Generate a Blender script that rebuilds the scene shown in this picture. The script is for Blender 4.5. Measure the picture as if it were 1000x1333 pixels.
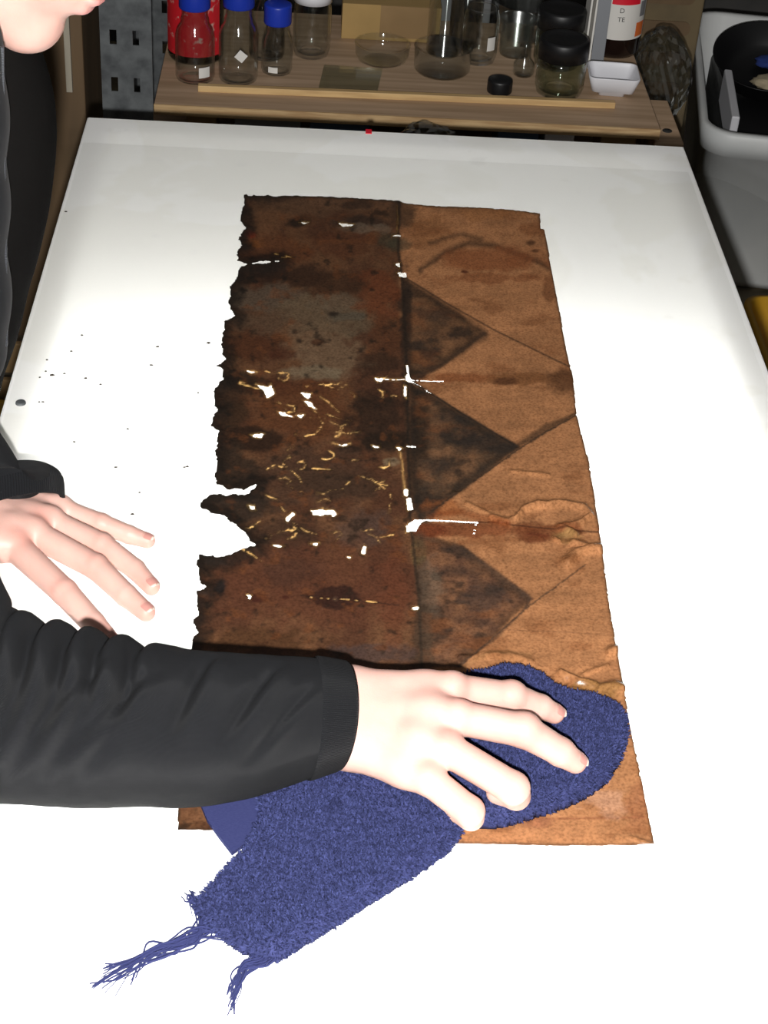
import bpy, bmesh, math, random
import numpy as np
from mathutils import Vector, Matrix, Euler

for o in list(bpy.data.objects): bpy.data.objects.remove(o)
sc = bpy.context.scene
COL = sc.collection
random.seed(4); RNG = np.random.default_rng(4)

# ------------------------------------------------------------------ camera
TZ = 0.85                                  # table top above the floor (m)
HC = 0.92                                  # lens above the table top (m)
F = 2197.0                                 # focal length in pixels of the 1000x1333 photo
PITCH, YAW, ROLL = np.radians([36.77, 3.764, 4.4213])
fw = np.array([np.sin(YAW)*np.cos(PITCH), np.cos(YAW)*np.cos(PITCH), -np.sin(PITCH)])
_r = np.cross(fw, [0, 0, 1]); _r /= np.linalg.norm(_r); _u = np.cross(_r, fw)
RT = _r*np.cos(ROLL) + _u*np.sin(ROLL)
UP = -_r*np.sin(ROLL) + _u*np.cos(ROLL)
CAM = np.array([0.0, 0.0, TZ + HC])
cd = bpy.data.cameras.new('camera'); cam = bpy.data.objects.new('camera', cd); COL.objects.link(cam)
cd.sensor_fit = 'VERTICAL'; cd.sensor_height = 36.0; cd.lens = F*36.0/1333.0
cd.clip_start = 0.05
M = Matrix(((RT[0], UP[0], -fw[0], CAM[0]), (RT[1], UP[1], -fw[1], CAM[1]), (RT[2], UP[2], -fw[2], CAM[2]), (0, 0, 0, 1)))
cam.matrix_world = M
sc.camera = cam

# ------------------------------------------------------------------ light
w = bpy.data.worlds.new('world'); sc.world = w; w.use_nodes = True
w.node_tree.nodes['Background'].inputs[0].default_value = (1.0, 0.97, 0.92, 1)
w.node_tree.nodes['Background'].inputs[1].default_value = 0.12
fl = bpy.data.lights.new('camera_flash_offscreen', 'SPOT'); fo = bpy.data.objects.new('camera_flash_offscreen', fl); COL.objects.link(fo)
fl.energy = 195.0; fl.color = (1.0, 0.985, 0.96); fl.shadow_soft_size = 0.013
fl.spot_size = math.radians(85); fl.spot_blend = 0.6
fm = M.copy(); fp = CAM - 0.012*RT - 0.058*UP + 0.02*fw
fm.translation = Vector(fp); fo.matrix_world = fm
sc.view_settings.view_transform = 'Standard'; sc.view_settings.look = 'None'
sc.view_settings.gamma = 1.0; sc.view_settings.exposure = 0.0; sc.view_settings.use_curve_mapping = False

# ------------------------------------------------------------------ pixel -> place helpers
def ray(x, y):
    x = np.asarray(x, float); y = np.asarray(y, float)
    return fw*F + RT*(x-500)[..., None] - UP*(y-666.5)[..., None]
def at(x, y, h=0.0):                       # the place seen at a pixel, at height h above the table top
    d = ray(x, y); return CAM + d*((TZ+h-CAM[2])/d[..., 2])[..., None]
def aty(x, y, Y):
    d = ray(x, y); return CAM + d*((Y-CAM[1])/d[..., 1])[..., None]
def proj(p):
    q = np.asarray(p, float)-CAM; z = q@fw
    return np.stack([500+F*(q@RT)/z, 666.5-F*(q@UP)/z], -1)

# ------------------------------------------------------------------ object helpers
WL = {}
def tag(o, label=None, cat=None, group=None, kind=None):
    if label: o['label'] = label
    if cat: o['category'] = cat
    if group: o['group'] = group
    if kind: o['kind'] = kind
    return o
def thing(name, base, label=None, cat=None, group=None, kind=None):
    o = bpy.data.objects.new(name, None); COL.objects.link(o); o.empty_display_size = .05
    o.location = Vector(base); WL[o] = np.array(base, float)
    return tag(o, label, cat, group, kind)
def mesh(name, verts, faces, mat, parent=None, smooth=True, base=None, label=None, cat=None, group=None, kind=None, colors=None, mats=None, fmat=None, uv=None):
    v = np.asarray(verts, float)
    if parent is not None:
        pw = WL[parent]; bw = pw
    else:
        bw = np.array([v[:, 0].mean(), v[:, 1].mean(), v[:, 2].min()]) if base is None else np.array(base, float)
        pw = np.zeros(3)
    me = bpy.data.meshes.new(name)
    if isinstance(faces, np.ndarray):
        n, k = faces.shape
        me.vertices.add(len(v)); me.vertices.foreach_set('co', (v-bw).astype(np.float32).ravel())
        me.loops.add(n*k); me.loops.foreach_set('vertex_index', faces.astype(np.int32).ravel())
        me.polygons.add(n); me.polygons.foreach_set('loop_start', np.arange(0, n*k, k, dtype=np.int32))
        me.update(calc_edges=True)
    else:
        me.from_pydata([tuple(p) for p in (v-bw)], [], [tuple(f) for f in faces])
    if colors is not None:
        ca = me.color_attributes.new('Col', 'FLOAT_COLOR', 'POINT')
        c4 = np.ones((len(v), 4), np.float32); c4[:, :colors.shape[1]] = colors
        ca.data.foreach_set('color', c4.ravel())
    if uv is not None:
        ul = me.uv_layers.new(name='UVMap')
        idx = np.empty(len(me.loops), np.int32); me.loops.foreach_get('vertex_index', idx)
        ul.data.foreach_set('uv', np.asarray(uv, np.float32)[idx].ravel())
    for m in (mats or [mat]): me.materials.append(m)
    if fmat is not None: me.polygons.foreach_set('material_index', np.asarray(fmat, np.int32))
    me.polygons.foreach_set('use_smooth', np.full(len(me.polygons), smooth))
    me.update()
    o = bpy.data.objects.new(name, me); COL.objects.link(o)
    if parent is not None: o.parent = parent
    o.location = Vector(bw-pw); WL[o] = bw
    return tag(o, label, cat, group, kind)
def merge(*parts):
    V = []; Fc = []; n = 0
    for v, f in parts:
        V.append(np.asarray(v, float)); Fc += [tuple(i+n for i in q) for q in f]; n += len(v)
    return np.vstack(V), Fc
def box(c, s, rz=0.0, bev=0.0, tilt=None):
    bm = bmesh.new(); bmesh.ops.create_cube(bm, size=1)
    for v in bm.verts: v.co = Vector((v.co.x*s[0], v.co.y*s[1], v.co.z*s[2]))
    if bev: bmesh.ops.bevel(bm, geom=bm.edges[:], offset=bev, segments=2, profile=.5, affect='EDGES')
    R = Matrix.Rotation(rz, 3, 'Z')
    if tilt: R = R @ Euler(tilt).to_matrix()
    V = [R @ v.co + Vector(c) for v in bm.verts]
    bm.verts.ensure_lookup_table(); Fc = [[v.index for v in f.verts] for f in bm.faces]; bm.free()
    return np.array([tuple(v) for v in V]), Fc
def lathe(prof, c=(0, 0, 0), n=36, cap0=False, cap1=False, R=None):
    prof = np.asarray(prof, float); a = np.linspace(0, 2*np.pi, n, endpoint=False)
    V = np.stack([np.outer(prof[:, 0], np.cos(a)), np.outer(prof[:, 0], np.sin(a)), np.repeat(prof[:, 1:2], n, 1)], -1).reshape(-1, 3)
    if R is not None: V = V @ np.asarray(R).T
    V = V+np.asarray(c, float)
    Fc = [(i*n+j, i*n+(j+1) % n, (i+1)*n+(j+1) % n, (i+1)*n+j) for i in range(len(prof)-1) for j in range(n)]
    if cap0: Fc.append(tuple(range(n))[::-1])
    if cap1: Fc.append(tuple((len(prof)-1)*n+j for j in range(n)))
    return V, Fc
def tube(pts, r, n=8, caps=True):
    P = np.asarray(pts, float); m = len(P); r = np.broadcast_to(np.asarray(r, float), (m,))
    T = np.gradient(P, axis=0); T /= np.linalg.norm(T, axis=1)[:, None]+1e-12
    a0 = np.array([0, 0, 1.0]) if abs(T[0][2]) < .9 else np.array([1.0, 0, 0])
    V = []; a = np.linspace(0, 2*np.pi, n, endpoint=False); x = None
    for i in range(m):
        x = (a0 if x is None else x); x = x-T[i]*(x@T[i]); x /= np.linalg.norm(x); y = np.cross(T[i], x)
        V.append(P[i]+r[i]*(np.outer(np.cos(a), x)+np.outer(np.sin(a), y)))
    Fc = [(i*n+j, i*n+(j+1) % n, (i+1)*n+(j+1) % n, (i+1)*n+j) for i in range(m-1) for j in range(n)]
    if caps: Fc += [tuple(range(n))[::-1], tuple((m-1)*n+j for j in range(n))]
    return np.vstack(V), Fc
def rring(c, sx, sy, r, n=6):                # rounded rectangle ring
    out = []
    for q, (ux, uy) in enumerate(((1, 1), (-1, 1), (-1, -1), (1, -1))):
        for k in range(n+1):
            t = (q + k/n)*math.pi/2
            out.append((c[0]+ux*(sx/2-r)+r*math.cos(t), c[1]+uy*(sy/2-r)+r*math.sin(t), c[2]))
    return np.array(out)
def loft(rings, cap0=False, cap1=False, rz=0.0):
    n = len(rings[0]); V = np.vstack(rings)
    Fc = [(i*n+j, i*n+(j+1) % n, (i+1)*n+(j+1) % n, (i+1)*n+j) for i in range(len(rings)-1) for j in range(n)]
    if cap0: Fc.append(tuple(range(n))[::-1])
    if cap1: Fc.append(tuple((len(rings)-1)*n+j for j in range(n)))
    if rz:
        c = V.mean(0); R = np.array([[math.cos(rz), -math.sin(rz), 0], [math.sin(rz), math.cos(rz), 0], [0, 0, 1]])
        V = (V-c)@R.T+c
    return V, Fc
def catmull(pts, n):
    P = np.asarray(pts, float); m = len(P); out = []
    for t in np.linspace(0, m-1, n):
        i = min(int(t), m-2); f = t-i
        p0, p1, p2, p3 = P[max(i-1, 0)], P[i], P[i+1], P[min(i+2, m-1)]
        out.append(.5*((2*p1)+(-p0+p2)*f+(2*p0-5*p1+4*p2-p3)*f*f+(-p0+3*p1-3*p2+p3)*f**3))
    return np.array(out)

# value noise in numpy
def _hash(i, j, s):
    n = (i.astype(np.int64)*374761393+j.astype(np.int64)*668265263+s*982451653) & 0x7fffffff
    n = ((n ^ (n >> 13))*1274126177) & 0x7fffffff
    return ((n ^ (n >> 16)) & 0xffff)/65535.0
def vnoise(x, y, s=0):
    x = np.asarray(x, float); y = np.asarray(y, float)
    i = np.floor(x); j = np.floor(y); fx = x-i; fy = y-j
    fx = fx*fx*(3-2*fx); fy = fy*fy*(3-2*fy)
    a = _hash(i, j, s); b = _hash(i+1, j, s); c = _hash(i, j+1, s); d = _hash(i+1, j+1, s)
    return (a*(1-fx)+b*fx)*(1-fy)+(c*(1-fx)+d*fx)*fy
def fbm(x, y, s=0, o=4):
    t = 0; a = .5; n = 0
    for k in range(o):
        t = t+a*vnoise(x*2**k+17.3*k, y*2**k-9.1*k, s+k); n += a; a *= .55
    return t/n
def sstep(a, b, x):
    t = np.clip((x-a)/(b-a), 0, 1); return t*t*(3-2*t)
def polyd(px, py, poly):                     # signed distance to a polygon, negative inside
    P = np.asarray(poly, float); Q = np.roll(P, -1, 0)
    d = np.full(px.shape, 1e9); ins = np.zeros(px.shape, bool)
    for (x1, y1), (x2, y2) in zip(P, Q):
        ex, ey = x2-x1, y2-y1
        t = np.clip(((px-x1)*ex+(py-y1)*ey)/(ex*ex+ey*ey+1e-12), 0, 1)
        d = np.minimum(d, np.hypot(px-x1-t*ex, py-y1-t*ey))
        c = ((y1 > py) != (y2 > py))
        if y1 != y2: ins ^= c & (px < (x2-x1)*(py-y1)/(y2-y1)+x1)
    return np.where(ins, -d, d)
def lined(px, py, pts):
    d = np.full(px.shape, 1e9)
    for (x1, y1), (x2, y2) in zip(pts[:-1], pts[1:]):
        ex, ey = x2-x1, y2-y1
        t = np.clip(((px-x1)*ex+(py-y1)*ey)/(ex*ex+ey*ey+1e-12), 0, 1)
        d = np.minimum(d, np.hypot(px-x1-t*ex, py-y1-t*ey))
    return d
def lin(r, g, b):
    c = np.array([r, g, b], float)/255
    return np.where(c <= .04045, c/12.92, ((c+.055)/1.055)**2.4)

# smooth blended solids -> one surface (surface nets)
class Field:
    def __init__(s, lo, hi, h):
        s.lo = np.array(lo, float); s.h = h
        s.n = np.ceil((np.array(hi)-s.lo)/h).astype(int)+1
        s.d = np.full(s.n, .5, np.float32)
        s.ax = [s.lo[i]+h*np.arange(s.n[i]) for i in range(3)]
    def _sub(s, lo, hi):
        a = np.clip(np.floor((lo-s.lo)/s.h).astype(int), 0, s.n-1); b = np.clip(np.ceil((hi-s.lo)/s.h).astype(int)+1, 1, s.n)
        sl = tuple(slice(a[i], b[i]) for i in range(3))
        return sl, np.meshgrid(*[s.ax[i][sl[i]] for i in range(3)], indexing='ij', sparse=True)
    def _mix(s, sl, d, k, cut):
        a = s.d[sl]; d = d.astype(np.float32)
        if cut: d = -d; t = np.clip(.5-.5*(d-a)/k, 0, 1); t = np.clip(.5+.5*(d-a)/k, 0, 1); s.d[sl] = a*(1-t)+d*t+k*t*(1-t)
        else: t = np.clip(.5+.5*(d-a)/k, 0, 1); s.d[sl] = d*(1-t)+a*t-k*t*(1-t)
    def cone(s, p, q, r1, r2, k=.01, cut=False):
        p = np.array(p, float); q = np.array(q, float); m = max(r1, r2)+4*k+4*s.h
        sl, (X, Y, Z) = s._sub(np.minimum(p, q)-m, np.maximum(p, q)+m)
        e = q-p; L = e@e+1e-12
        t = np.clip(((X-p[0])*e[0]+(Y-p[1])*e[1]+(Z-p[2])*e[2])/L, 0, 1)
        d = np.sqrt((X-p[0]-t*e[0])**2+(Y-p[1]-t*e[1])**2+(Z-p[2]-t*e[2])**2)-(r1+(r2-r1)*t)
        s._mix(sl, d, k, cut)
    def ell(s, c, r, R=None, k=.01, cut=False):
        c = np.array(c, float); r = np.array(r, float); m = r.max()+4*k+4*s.h
        sl, (X, Y, Z) = s._sub(c-m, c+m)
        R = np.eye(3) if R is None else np.asarray(R)
        x, y, z = X-c[0], Y-c[1], Z-c[2]
        q = [x*R[0, i]+y*R[1, i]+z*R[2, i] for i in range(3)]
        k0 = np.sqrt((q[0]/r[0])**2+(q[1]/r[1])**2+(q[2]/r[2])**2)
        k1 = np.sqrt((q[0]/r[0]**2)**2+(q[1]/r[1]**2)**2+(q[2]/r[2]**2)**2)+1e-9
        s._mix(sl, k0*(k0-1)/k1, k, cut)
    def chain(s, pts, rs, k=.006):
        for i in range(len(pts)-1): s.cone(pts[i], pts[i+1], rs[i], rs[i+1], k)
    def surface(s):
        d = s.d; neg = d < 0; n = s.n-1
        cs = np.zeros(n, np.int8)
        offs = [(i, j, k) for i in (0, 1) for j in (0, 1) for k in (0, 1)]
        for i, j, k in offs: cs += neg[i:i+n[0], j:j+n[1], k:k+n[2]]
        I = np.argwhere((cs > 0) & (cs < 8)); idx = np.full(n, -1, np.int64); idx[tuple(I.T)] = np.arange(len(I))
        acc = np.zeros((len(I), 3)); cnt = np.zeros(len(I))
        for a in offs:
            for ax in range(3):
                if a[ax]: continue
                b = list(a); b[ax] = 1
                da = d[I[:, 0]+a[0], I[:, 1]+a[1], I[:, 2]+a[2]]; db = d[I[:, 0]+b[0], I[:, 1]+b[1], I[:, 2]+b[2]]
                m = (da < 0) != (db < 0); t = np.where(m, da/(da-db+1e-20*(da == db)+1e-30), 0)
                p = np.tile(np.array(a, float), (len(I), 1)); p[:, ax] = t
                acc[m] += p[m]; cnt[m] += 1
        V = s.lo+s.h*(I+acc/cnt[:, None])
        Q = []
        for ax in range(3):
            u, v = (ax+1) % 3, (ax+2) % 3
            sa = [slice(None)]*3; sb = [slice(None)]*3; sa[ax] = slice(0, -1); sb[ax] = slice(1, None)
            A = neg[tuple(sa)]; B = neg[tuple(sb)]
            E = np.argwhere(A != B); E = E[(E[:, u] > 0) & (E[:, v] > 0) & (E[:, u] < n[u]) & (E[:, v] < n[v])]
            f = A[tuple(E.T)]
            def g(du, dv):
                e = E.copy(); e[:, u] += du; e[:, v] += dv; return idx[tuple(e.T)]
            q = np.stack([g(-1, -1), g(0, -1), g(0, 0), g(-1, 0)], 1)
            q[~f] = q[~f][:, ::-1]; Q.append(q)
        Q = np.vstack(Q); return V, Q[(Q >= 0).all(1)]

# ------------------------------------------------------------------ materials
def P(name, col, rough=.6, spec=.5, metal=0, noise=None, bump=None, attr=False, coord='Object', extra=None, sheen=0, sss=0, stretch=(1, 1, 1)):
    m = bpy.data.materials.new(name); m.use_nodes = True; nt = m.node_tree; b = nt.nodes['Principled BSDF']
    b.inputs['Roughness'].default_value = rough; b.inputs['Specular IOR Level'].default_value = spec; b.inputs['Metallic'].default_value = metal
    b.inputs['Base Color'].default_value = (*col, 1)
    if sheen: b.inputs['Sheen Weight'].default_value = sheen
    if sss:
        b.inputs['Subsurface Weight'].default_value = sss; b.inputs['Subsurface Radius'].default_value = (.01, .004, .002); b.inputs['Subsurface Scale'].default_value = .5
    src = None
    tc = nt.nodes.new('ShaderNodeTexCoord'); mp = nt.nodes.new('ShaderNodeMapping'); mp.inputs['Scale'].default_value = stretch
    nt.links.new(tc.outputs[coord], mp.inputs[0])
    if attr:
        a = nt.nodes.new('ShaderNodeVertexColor'); a.layer_name = 'Col'; src = a.outputs[0]
    if noise:                                # (scale, colour2, lo, hi)
        s, c2, lo, hi = noise
        n = nt.nodes.new('ShaderNodeTexNoise'); n.inputs['Scale'].default_value = s; n.inputs['Detail'].default_value = 6
        nt.links.new(mp.outputs[0], n.inputs['Vector'])
        r = nt.nodes.new('ShaderNodeMapRange'); r.inputs[1].default_value = lo; r.inputs[2].default_value = hi
        nt.links.new(n.outputs[0], r.inputs[0])
        mx = nt.nodes.new('ShaderNodeMix'); mx.data_type = 'RGBA'
        nt.links.new(r.outputs[0], mx.inputs[0])
        if src: nt.links.new(src, mx.inputs[6]); mx.blend_type = 'MULTIPLY'
        else: mx.inputs[6].default_value = (*col, 1)
        mx.inputs[7].default_value = (*c2, 1); src = mx.outputs[2]
    if src: nt.links.new(src, b.inputs['Base Color'])
    if bump:                                 # (scale, strength, distance)
        n = nt.nodes.new('ShaderNodeTexNoise'); n.inputs['Scale'].default_value = bump[0]; n.inputs['Detail'].default_value = 5
        nt.links.new(mp.outputs[0], n.inputs['Vector'])
        bp = nt.nodes.new('ShaderNodeBump'); bp.inputs['Strength'].default_value = bump[1]; bp.inputs['Distance'].default_value = bump[2]
        nt.links.new(n.outputs[0], bp.inputs['Height']); nt.links.new(bp.outputs[0], b.inputs['Normal'])
    return m
def glassmat(name, tint=(.95, .96, .95), rough=.02, lo=.05, hi=.75, film=False):
    m = bpy.data.materials.new(name); m.use_nodes = True; nt = m.node_tree; nt.nodes.clear()
    o = nt.nodes.new('ShaderNodeOutputMaterial'); t = nt.nodes.new('ShaderNodeBsdfTransparent'); t.inputs[0].default_value = (*tint, 1)
    g = nt.nodes.new('ShaderNodeBsdfGlossy'); g.inputs['Roughness'].default_value = rough; g.inputs[0].default_value = (.9, .92, .92, 1)
    lw = nt.nodes.new('ShaderNodeLayerWeight'); lw.inputs[0].default_value = .5        # glass reflects more at grazing angles
    fr = nt.nodes.new('ShaderNodeMath'); fr.operation = 'POWER'; fr.inputs[1].default_value = 3.5; nt.links.new(lw.outputs['Facing'], fr.inputs[0])
    r = nt.nodes.new('ShaderNodeMapRange'); r.inputs[1].default_value = 0.0; r.inputs[2].default_value = 1.0; r.inputs[3].default_value = lo; r.inputs[4].default_value = hi
    x = nt.nodes.new('ShaderNodeMixShader')
    nt.links.new(fr.outputs[0], r.inputs[0]); nt.links.new(r.outputs[0], x.inputs[0]); nt.links.new(t.outputs[0], x.inputs[1]); nt.links.new(g.outputs[0], x.inputs[2]); nt.links.new(x.outputs[0], o.inputs[0])
    return m

MAT = {}
MAT['floor'] = P('concrete_floor', (.20, .165, .10), .8, noise=(9, (.12, .095, .06), .35, .65), bump=(40, .3, .01))
MAT['wall'] = P('dark_wall', (.09, .085, .08), .9, noise=(4, (.05, .05, .05), .4, .6))
MAT['wood'] = P('plywood', (.50, .345, .225), .65, noise=(7, (.36, .24, .145), .35, .65), stretch=(.6, 9, 9), bump=(60, .15, .002))
MAT['woodedge'] = P('plywood_edge', (.50, .34, .17), .7, noise=(14, (.36, .22, .1), .4, .6), stretch=(1, 1, 12))
MAT['batten'] = P('pine_batten', (.62, .42, .19), .6, noise=(10, (.5, .32, .14), .4, .6), stretch=(1, 10, 10))
MAT['steel'] = P('galvanised_steel', (.13, .14, .145), .55, spec=.4, metal=.25, noise=(45, (.065, .07, .075), .35, .7))
MAT['cardboard'] = P('cardboard', (.30, .19, .085), .85, noise=(6, (.24, .15, .065), .4, .6))
MAT['crate'] = P('aged_crate_wood', (.17, .125, .065), .8, noise=(8, (.12, .09, .05), .4, .6))
MAT['kraft'] = P('kraft_board', (.42, .27, .10), .85, noise=(5, (.34, .22, .08), .4, .6))
MAT['panel'] = P('brown_panel', (.16, .10, .05), .7, noise=(3, (.11, .07, .035), .4, .6), stretch=(4, 4, .7))
MAT['bluecap'] = P('blue_plastic', (.012, .04, .42), .4)
MAT['black'] = P('black_plastic', (.006, .006, .007), .45)
MAT['white'] = P('white_plastic', (.72, .72, .76), .4)
MAT['bin'] = P('bin_plastic', (.80, .81, .80), .45, noise=(5, (.70, .72, .72), .4, .6))
MAT['greyobj'] = P('grey_plastic', (.2, .2, .21), .6)
MAT['paper'] = P('label_paper', (.72, .70, .66), .7)
MAT['redlabel'] = P('red_label', (.55, .012, .02), .5, noise=(70, (.6, .35, .3), .60, .68))
MAT['red'] = P('red_ink', (.7, .01, .03), .5)
MAT['orange'] = P('orange_print', (.72, .16, .03), .5)
MAT['ink'] = P('black_ink', (.02, .02, .02), .6)
MAT['glass'] = glassmat('clear_glass', (.955, .965, .96), .07, .05, .9)
MAT['thickglass'] = glassmat('greenish_glass', (.90, .925, .88), .07, .05, .8)
MAT['plateglass'] = glassmat('plate_glass', (.90, .93, .89), .03, .03, .7)
MAT['frosted'] = glassmat('frosted_plastic', (.90, .92, .90), .25, .14, .6)
MAT['film'] = glassmat('clear_film', (.994, .994, .988), .12, .008, .4)
MAT['bag'] = glassmat('polythene', (.88, .90, .90), .06, .16, .9)
MAT['brownglass'] = P('brown_glass', (.012, .006, .005), .12, spec=.6)
MAT['darkglass'] = glassmat('dark_bottle_glass', (.30, .33, .28), .04, .04, .7)
MAT['blue'] = P('blue_cloth', (.02, .045, .22), .9)
MAT['navy'] = P('navy_box', (.05, .09, .16), .7)
MAT['yellow'] = P('yellow_plastic', (.62, .33, .02), .5)
MAT['beige'] = P('beige_sacking', (.5, .42, .28), .9, noise=(30, (.36, .3, .2), .4, .6))
MAT['palestrip'] = P('pale_paint', (.42, .38, .30), .6)
MAT['aluminium'] = P('dull_aluminium', (.22, .23, .25), .5, metal=.3)

# ------------------------------------------------------------------ room shell
SH = -0.22                                   # bottle shelf height relative to the table top
YB = 4.45
mesh('floor', *box((0, 1.75, -.02), (5.0, 5.6, .04)), MAT['floor'], smooth=False, kind='structure')
mesh('wall_back', *box((0, YB+.05, 1.3), (5.0, .1, 2.6)), MAT['wall'], smooth=False, kind='structure')
mesh('wall_left', *box((-2.45, 1.75, 1.3), (.1, 5.6, 2.6)), MAT['wall'], smooth=False, kind='structure')
mesh('wall_right', *box((2.45, 1.75, 1.3), (.1, 5.6, 2.6)), MAT['wall'], smooth=False, kind='structure')

# ------------------------------------------------------------------ light table
XL, XR, YF, YN = -.287, .492, 2.055, .30
PANEL = 5.0                                  # lamp panel inside the light table
def table_material():
    m = bpy.data.materials.new('opal_acrylic'); m.use_nodes = True; nt = m.node_tree; b = nt.nodes['Principled BSDF']
    N = nt.nodes.new; L = nt.links.new
    geo = N('ShaderNodeNewGeometry')
    n = N('ShaderNodeTexNoise'); n.inputs['Scale'].default_value = 4.5; n.inputs['Detail'].default_value = 5; n.inputs['Distortion'].default_value = .6; L(geo.outputs['Position'], n.inputs['Vector'])
    rp = N('ShaderNodeMapRange'); rp.inputs[1].default_value = .49; rp.inputs[2].default_value = .52; L(n.outputs[0], rp.inputs[0])
    n2 = N('ShaderNodeTexNoise'); n2.inputs['Scale'].default_value = 26; n2.inputs['Detail'].default_value = 4; L(geo.outputs['Position'], n2.inputs['Vector'])
    r2 = N('ShaderNodeMapRange'); r2.inputs[1].default_value = .64; r2.inputs[2].default_value = .72; L(n2.outputs[0], r2.inputs[0])
    mx = N('ShaderNodeMix'); mx.data_type = 'RGBA'; mx.inputs[6].default_value = (.91, .905, .875, 1); mx.inputs[7].default_value = (.95, .95, .94, 1); L(rp.outputs[0], mx.inputs[0])
    m2 = N('ShaderNodeMix'); m2.data_type = 'RGBA'; m2.inputs[7].default_value = (.85, .845, .83, 1); L(mx.outputs[2], m2.inputs[6])
    sc2 = N('ShaderNodeMath'); sc2.operation = 'MULTIPLY'; sc2.inputs[1].default_value = .6; L(r2.outputs[0], sc2.inputs[0]); L(sc2.outputs[0], m2.inputs[0])
    L(m2.outputs[2], b.inputs['Base Color']); b.inputs['Roughness'].default_value = .35; b.inputs['Specular IOR Level'].default_value = .35
    tr = N('ShaderNodeBsdfTranslucent'); tr.inputs[0].default_value = (.96, .96, .95, 1)
    ms = N('ShaderNodeMixShader'); ms.inputs[0].default_value = .18; L(b.outputs[0], ms.inputs[1]); L(tr.outputs[0], ms.inputs[2]); L(ms.outputs[0], nt.nodes['Material Output'].inputs[0])
    return m
def lamp_material(strength):
    m = bpy.data.materials.new('lamp_panel'); m.use_nodes = True; b = m.node_tree.nodes['Principled BSDF']
    b.inputs['Base Color'].default_value = (.8, .8, .8, 1); b.inputs['Emission Color'].default_value = (1.0, 1.0, .985, 1); b.inputs['Emission Strength'].default_value = strength
    return m
MAT['opal'] = table_material()
MAT['boxwood'] = P('painted_wood', (.16, .11, .07), .7, noise=(8, (.10, .07, .045), .4, .6))
MAT['boxwhite'] = P('white_box_lining', (.82, .82, .80), .8)
cx, cy = (XL+XR)/2, (YF+YN)/2; WX, WY = XR-XL, YF-YN
lt = thing('light_table', (cx, cy, 0), 'glowing white light table with a translucent acrylic top under the brown sheet', 'light table')
Vt, Ft = box((cx, cy, TZ-.006), (WX, WY, .012), bev=.0025)
zlow = Vt[:, 2].min(); Ft = [f for f in Ft if not all(Vt[k][2] < zlow+1e-6 for k in f)]     # the sheet lies open on the box
mesh('acrylic_top', Vt, Ft, MAT['opal'], lt, smooth=False)
def frame_walls(w, d, t, z0, z1):
    return merge(*[box((cx+sx*(w-t)/2, cy, (z0+z1)/2), (t, d, z1-z0)) for sx in (-1, 1)], *[box((cx, cy+sy*(d-t)/2, (z0+z1)/2), (w-2*t, t, z1-z0)) for sy in (-1, 1)])
mesh('light_box', *merge(frame_walls(WX-.004, WY-.004, .006, TZ-.172, TZ-.011), box((cx, cy, TZ-.169), (WX-.016, WY-.016, .006))), MAT['boxwood'], lt, smooth=False)
mesh('inner_frame', *merge(frame_walls(WX-.016, WY-.016, .028, TZ-.166, TZ-.0115), box((cx, cy, TZ-.165), (WX-.072, WY-.072, .004))), MAT['boxwhite'], lt, smooth=False)
mesh('light_panel', *box((cx, .96, TZ-.156), (WX-.10, 1.20, .012), bev=.003), lamp_material(PANEL), lt, smooth=False)
for sx in (-1, 1):
    for sy in (-1, 1):
        mesh('leg', *box((cx+sx*.33, cy+sy*.79, (TZ-.17)/2), (.05, .05, TZ-.17), bev=.004), MAT['boxwood'], lt, smooth=False)
s0 = at(27, 525)
mesh('screw', *lathe([(0, .0018), (.003, .0022), (.0048, .0016), (.0052, .0)], (s0[0], s0[1], TZ), 18), MAT['steel'], lt)
r0 = at(480, 170)
mesh('red_mark', *box((r0[0], YF-.004, TZ+.0004), (.008, .012, .0012)), MAT['red'], lt, smooth=False, label='small red mark on the rim')

# tiny dark crumbs fallen on the table
V = []; Fc = []
crumbs = [(205, 453, 2.2), (197, 477, 2), (68, 490, 2.4), (112, 494, 2), (131, 502, 1.6), (107, 438, 1.6), (93, 459, 1.5), (166, 560, 1.6), (151, 610, 1.8), (97, 577, 1.5), (173, 671, 2), (182, 643, 1.4),
          (244, 609, 2.2), (86, 277, 2), (272, 448, 3), (258, 513, 1.6), (762, 786, 1.4), (240, 610, 1.5), (61, 470, 1.4), (60, 485, 1.5), (84, 488, 1.5), (52, 493, 1.3), (51, 525, 1.2), (56, 525, 1.4)]
for (x, y, s) in crumbs:
    p = at(x, y); rr = s*.0006
    ang = RNG.uniform(0, 6.28); n = len(V)
    for k in range(5):
        a = ang+k*1.2566; q = rr*RNG.uniform(.6, 1.3)
        V += [(p[0]+q*1.6*math.cos(a), p[1]+q*math.sin(a), TZ+.0013), (p[0]+q*1.2*math.cos(a), p[1]+q*.8*math.sin(a), TZ+.0021)]
    for k in range(5):
        a, b2 = n+2*k, n+2*((k+1) % 5); Fc.append((a, b2, b2+1, a+1))
    Fc.append(tuple(n+2*k+1 for k in range(5)))
mesh('debris_crumbs', V, Fc, P('charred_crumb', (.03, .02, .012), .9), smooth=False, label='tiny dark charred crumbs scattered on the white table', cat='debris', kind='stuff')

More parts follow.
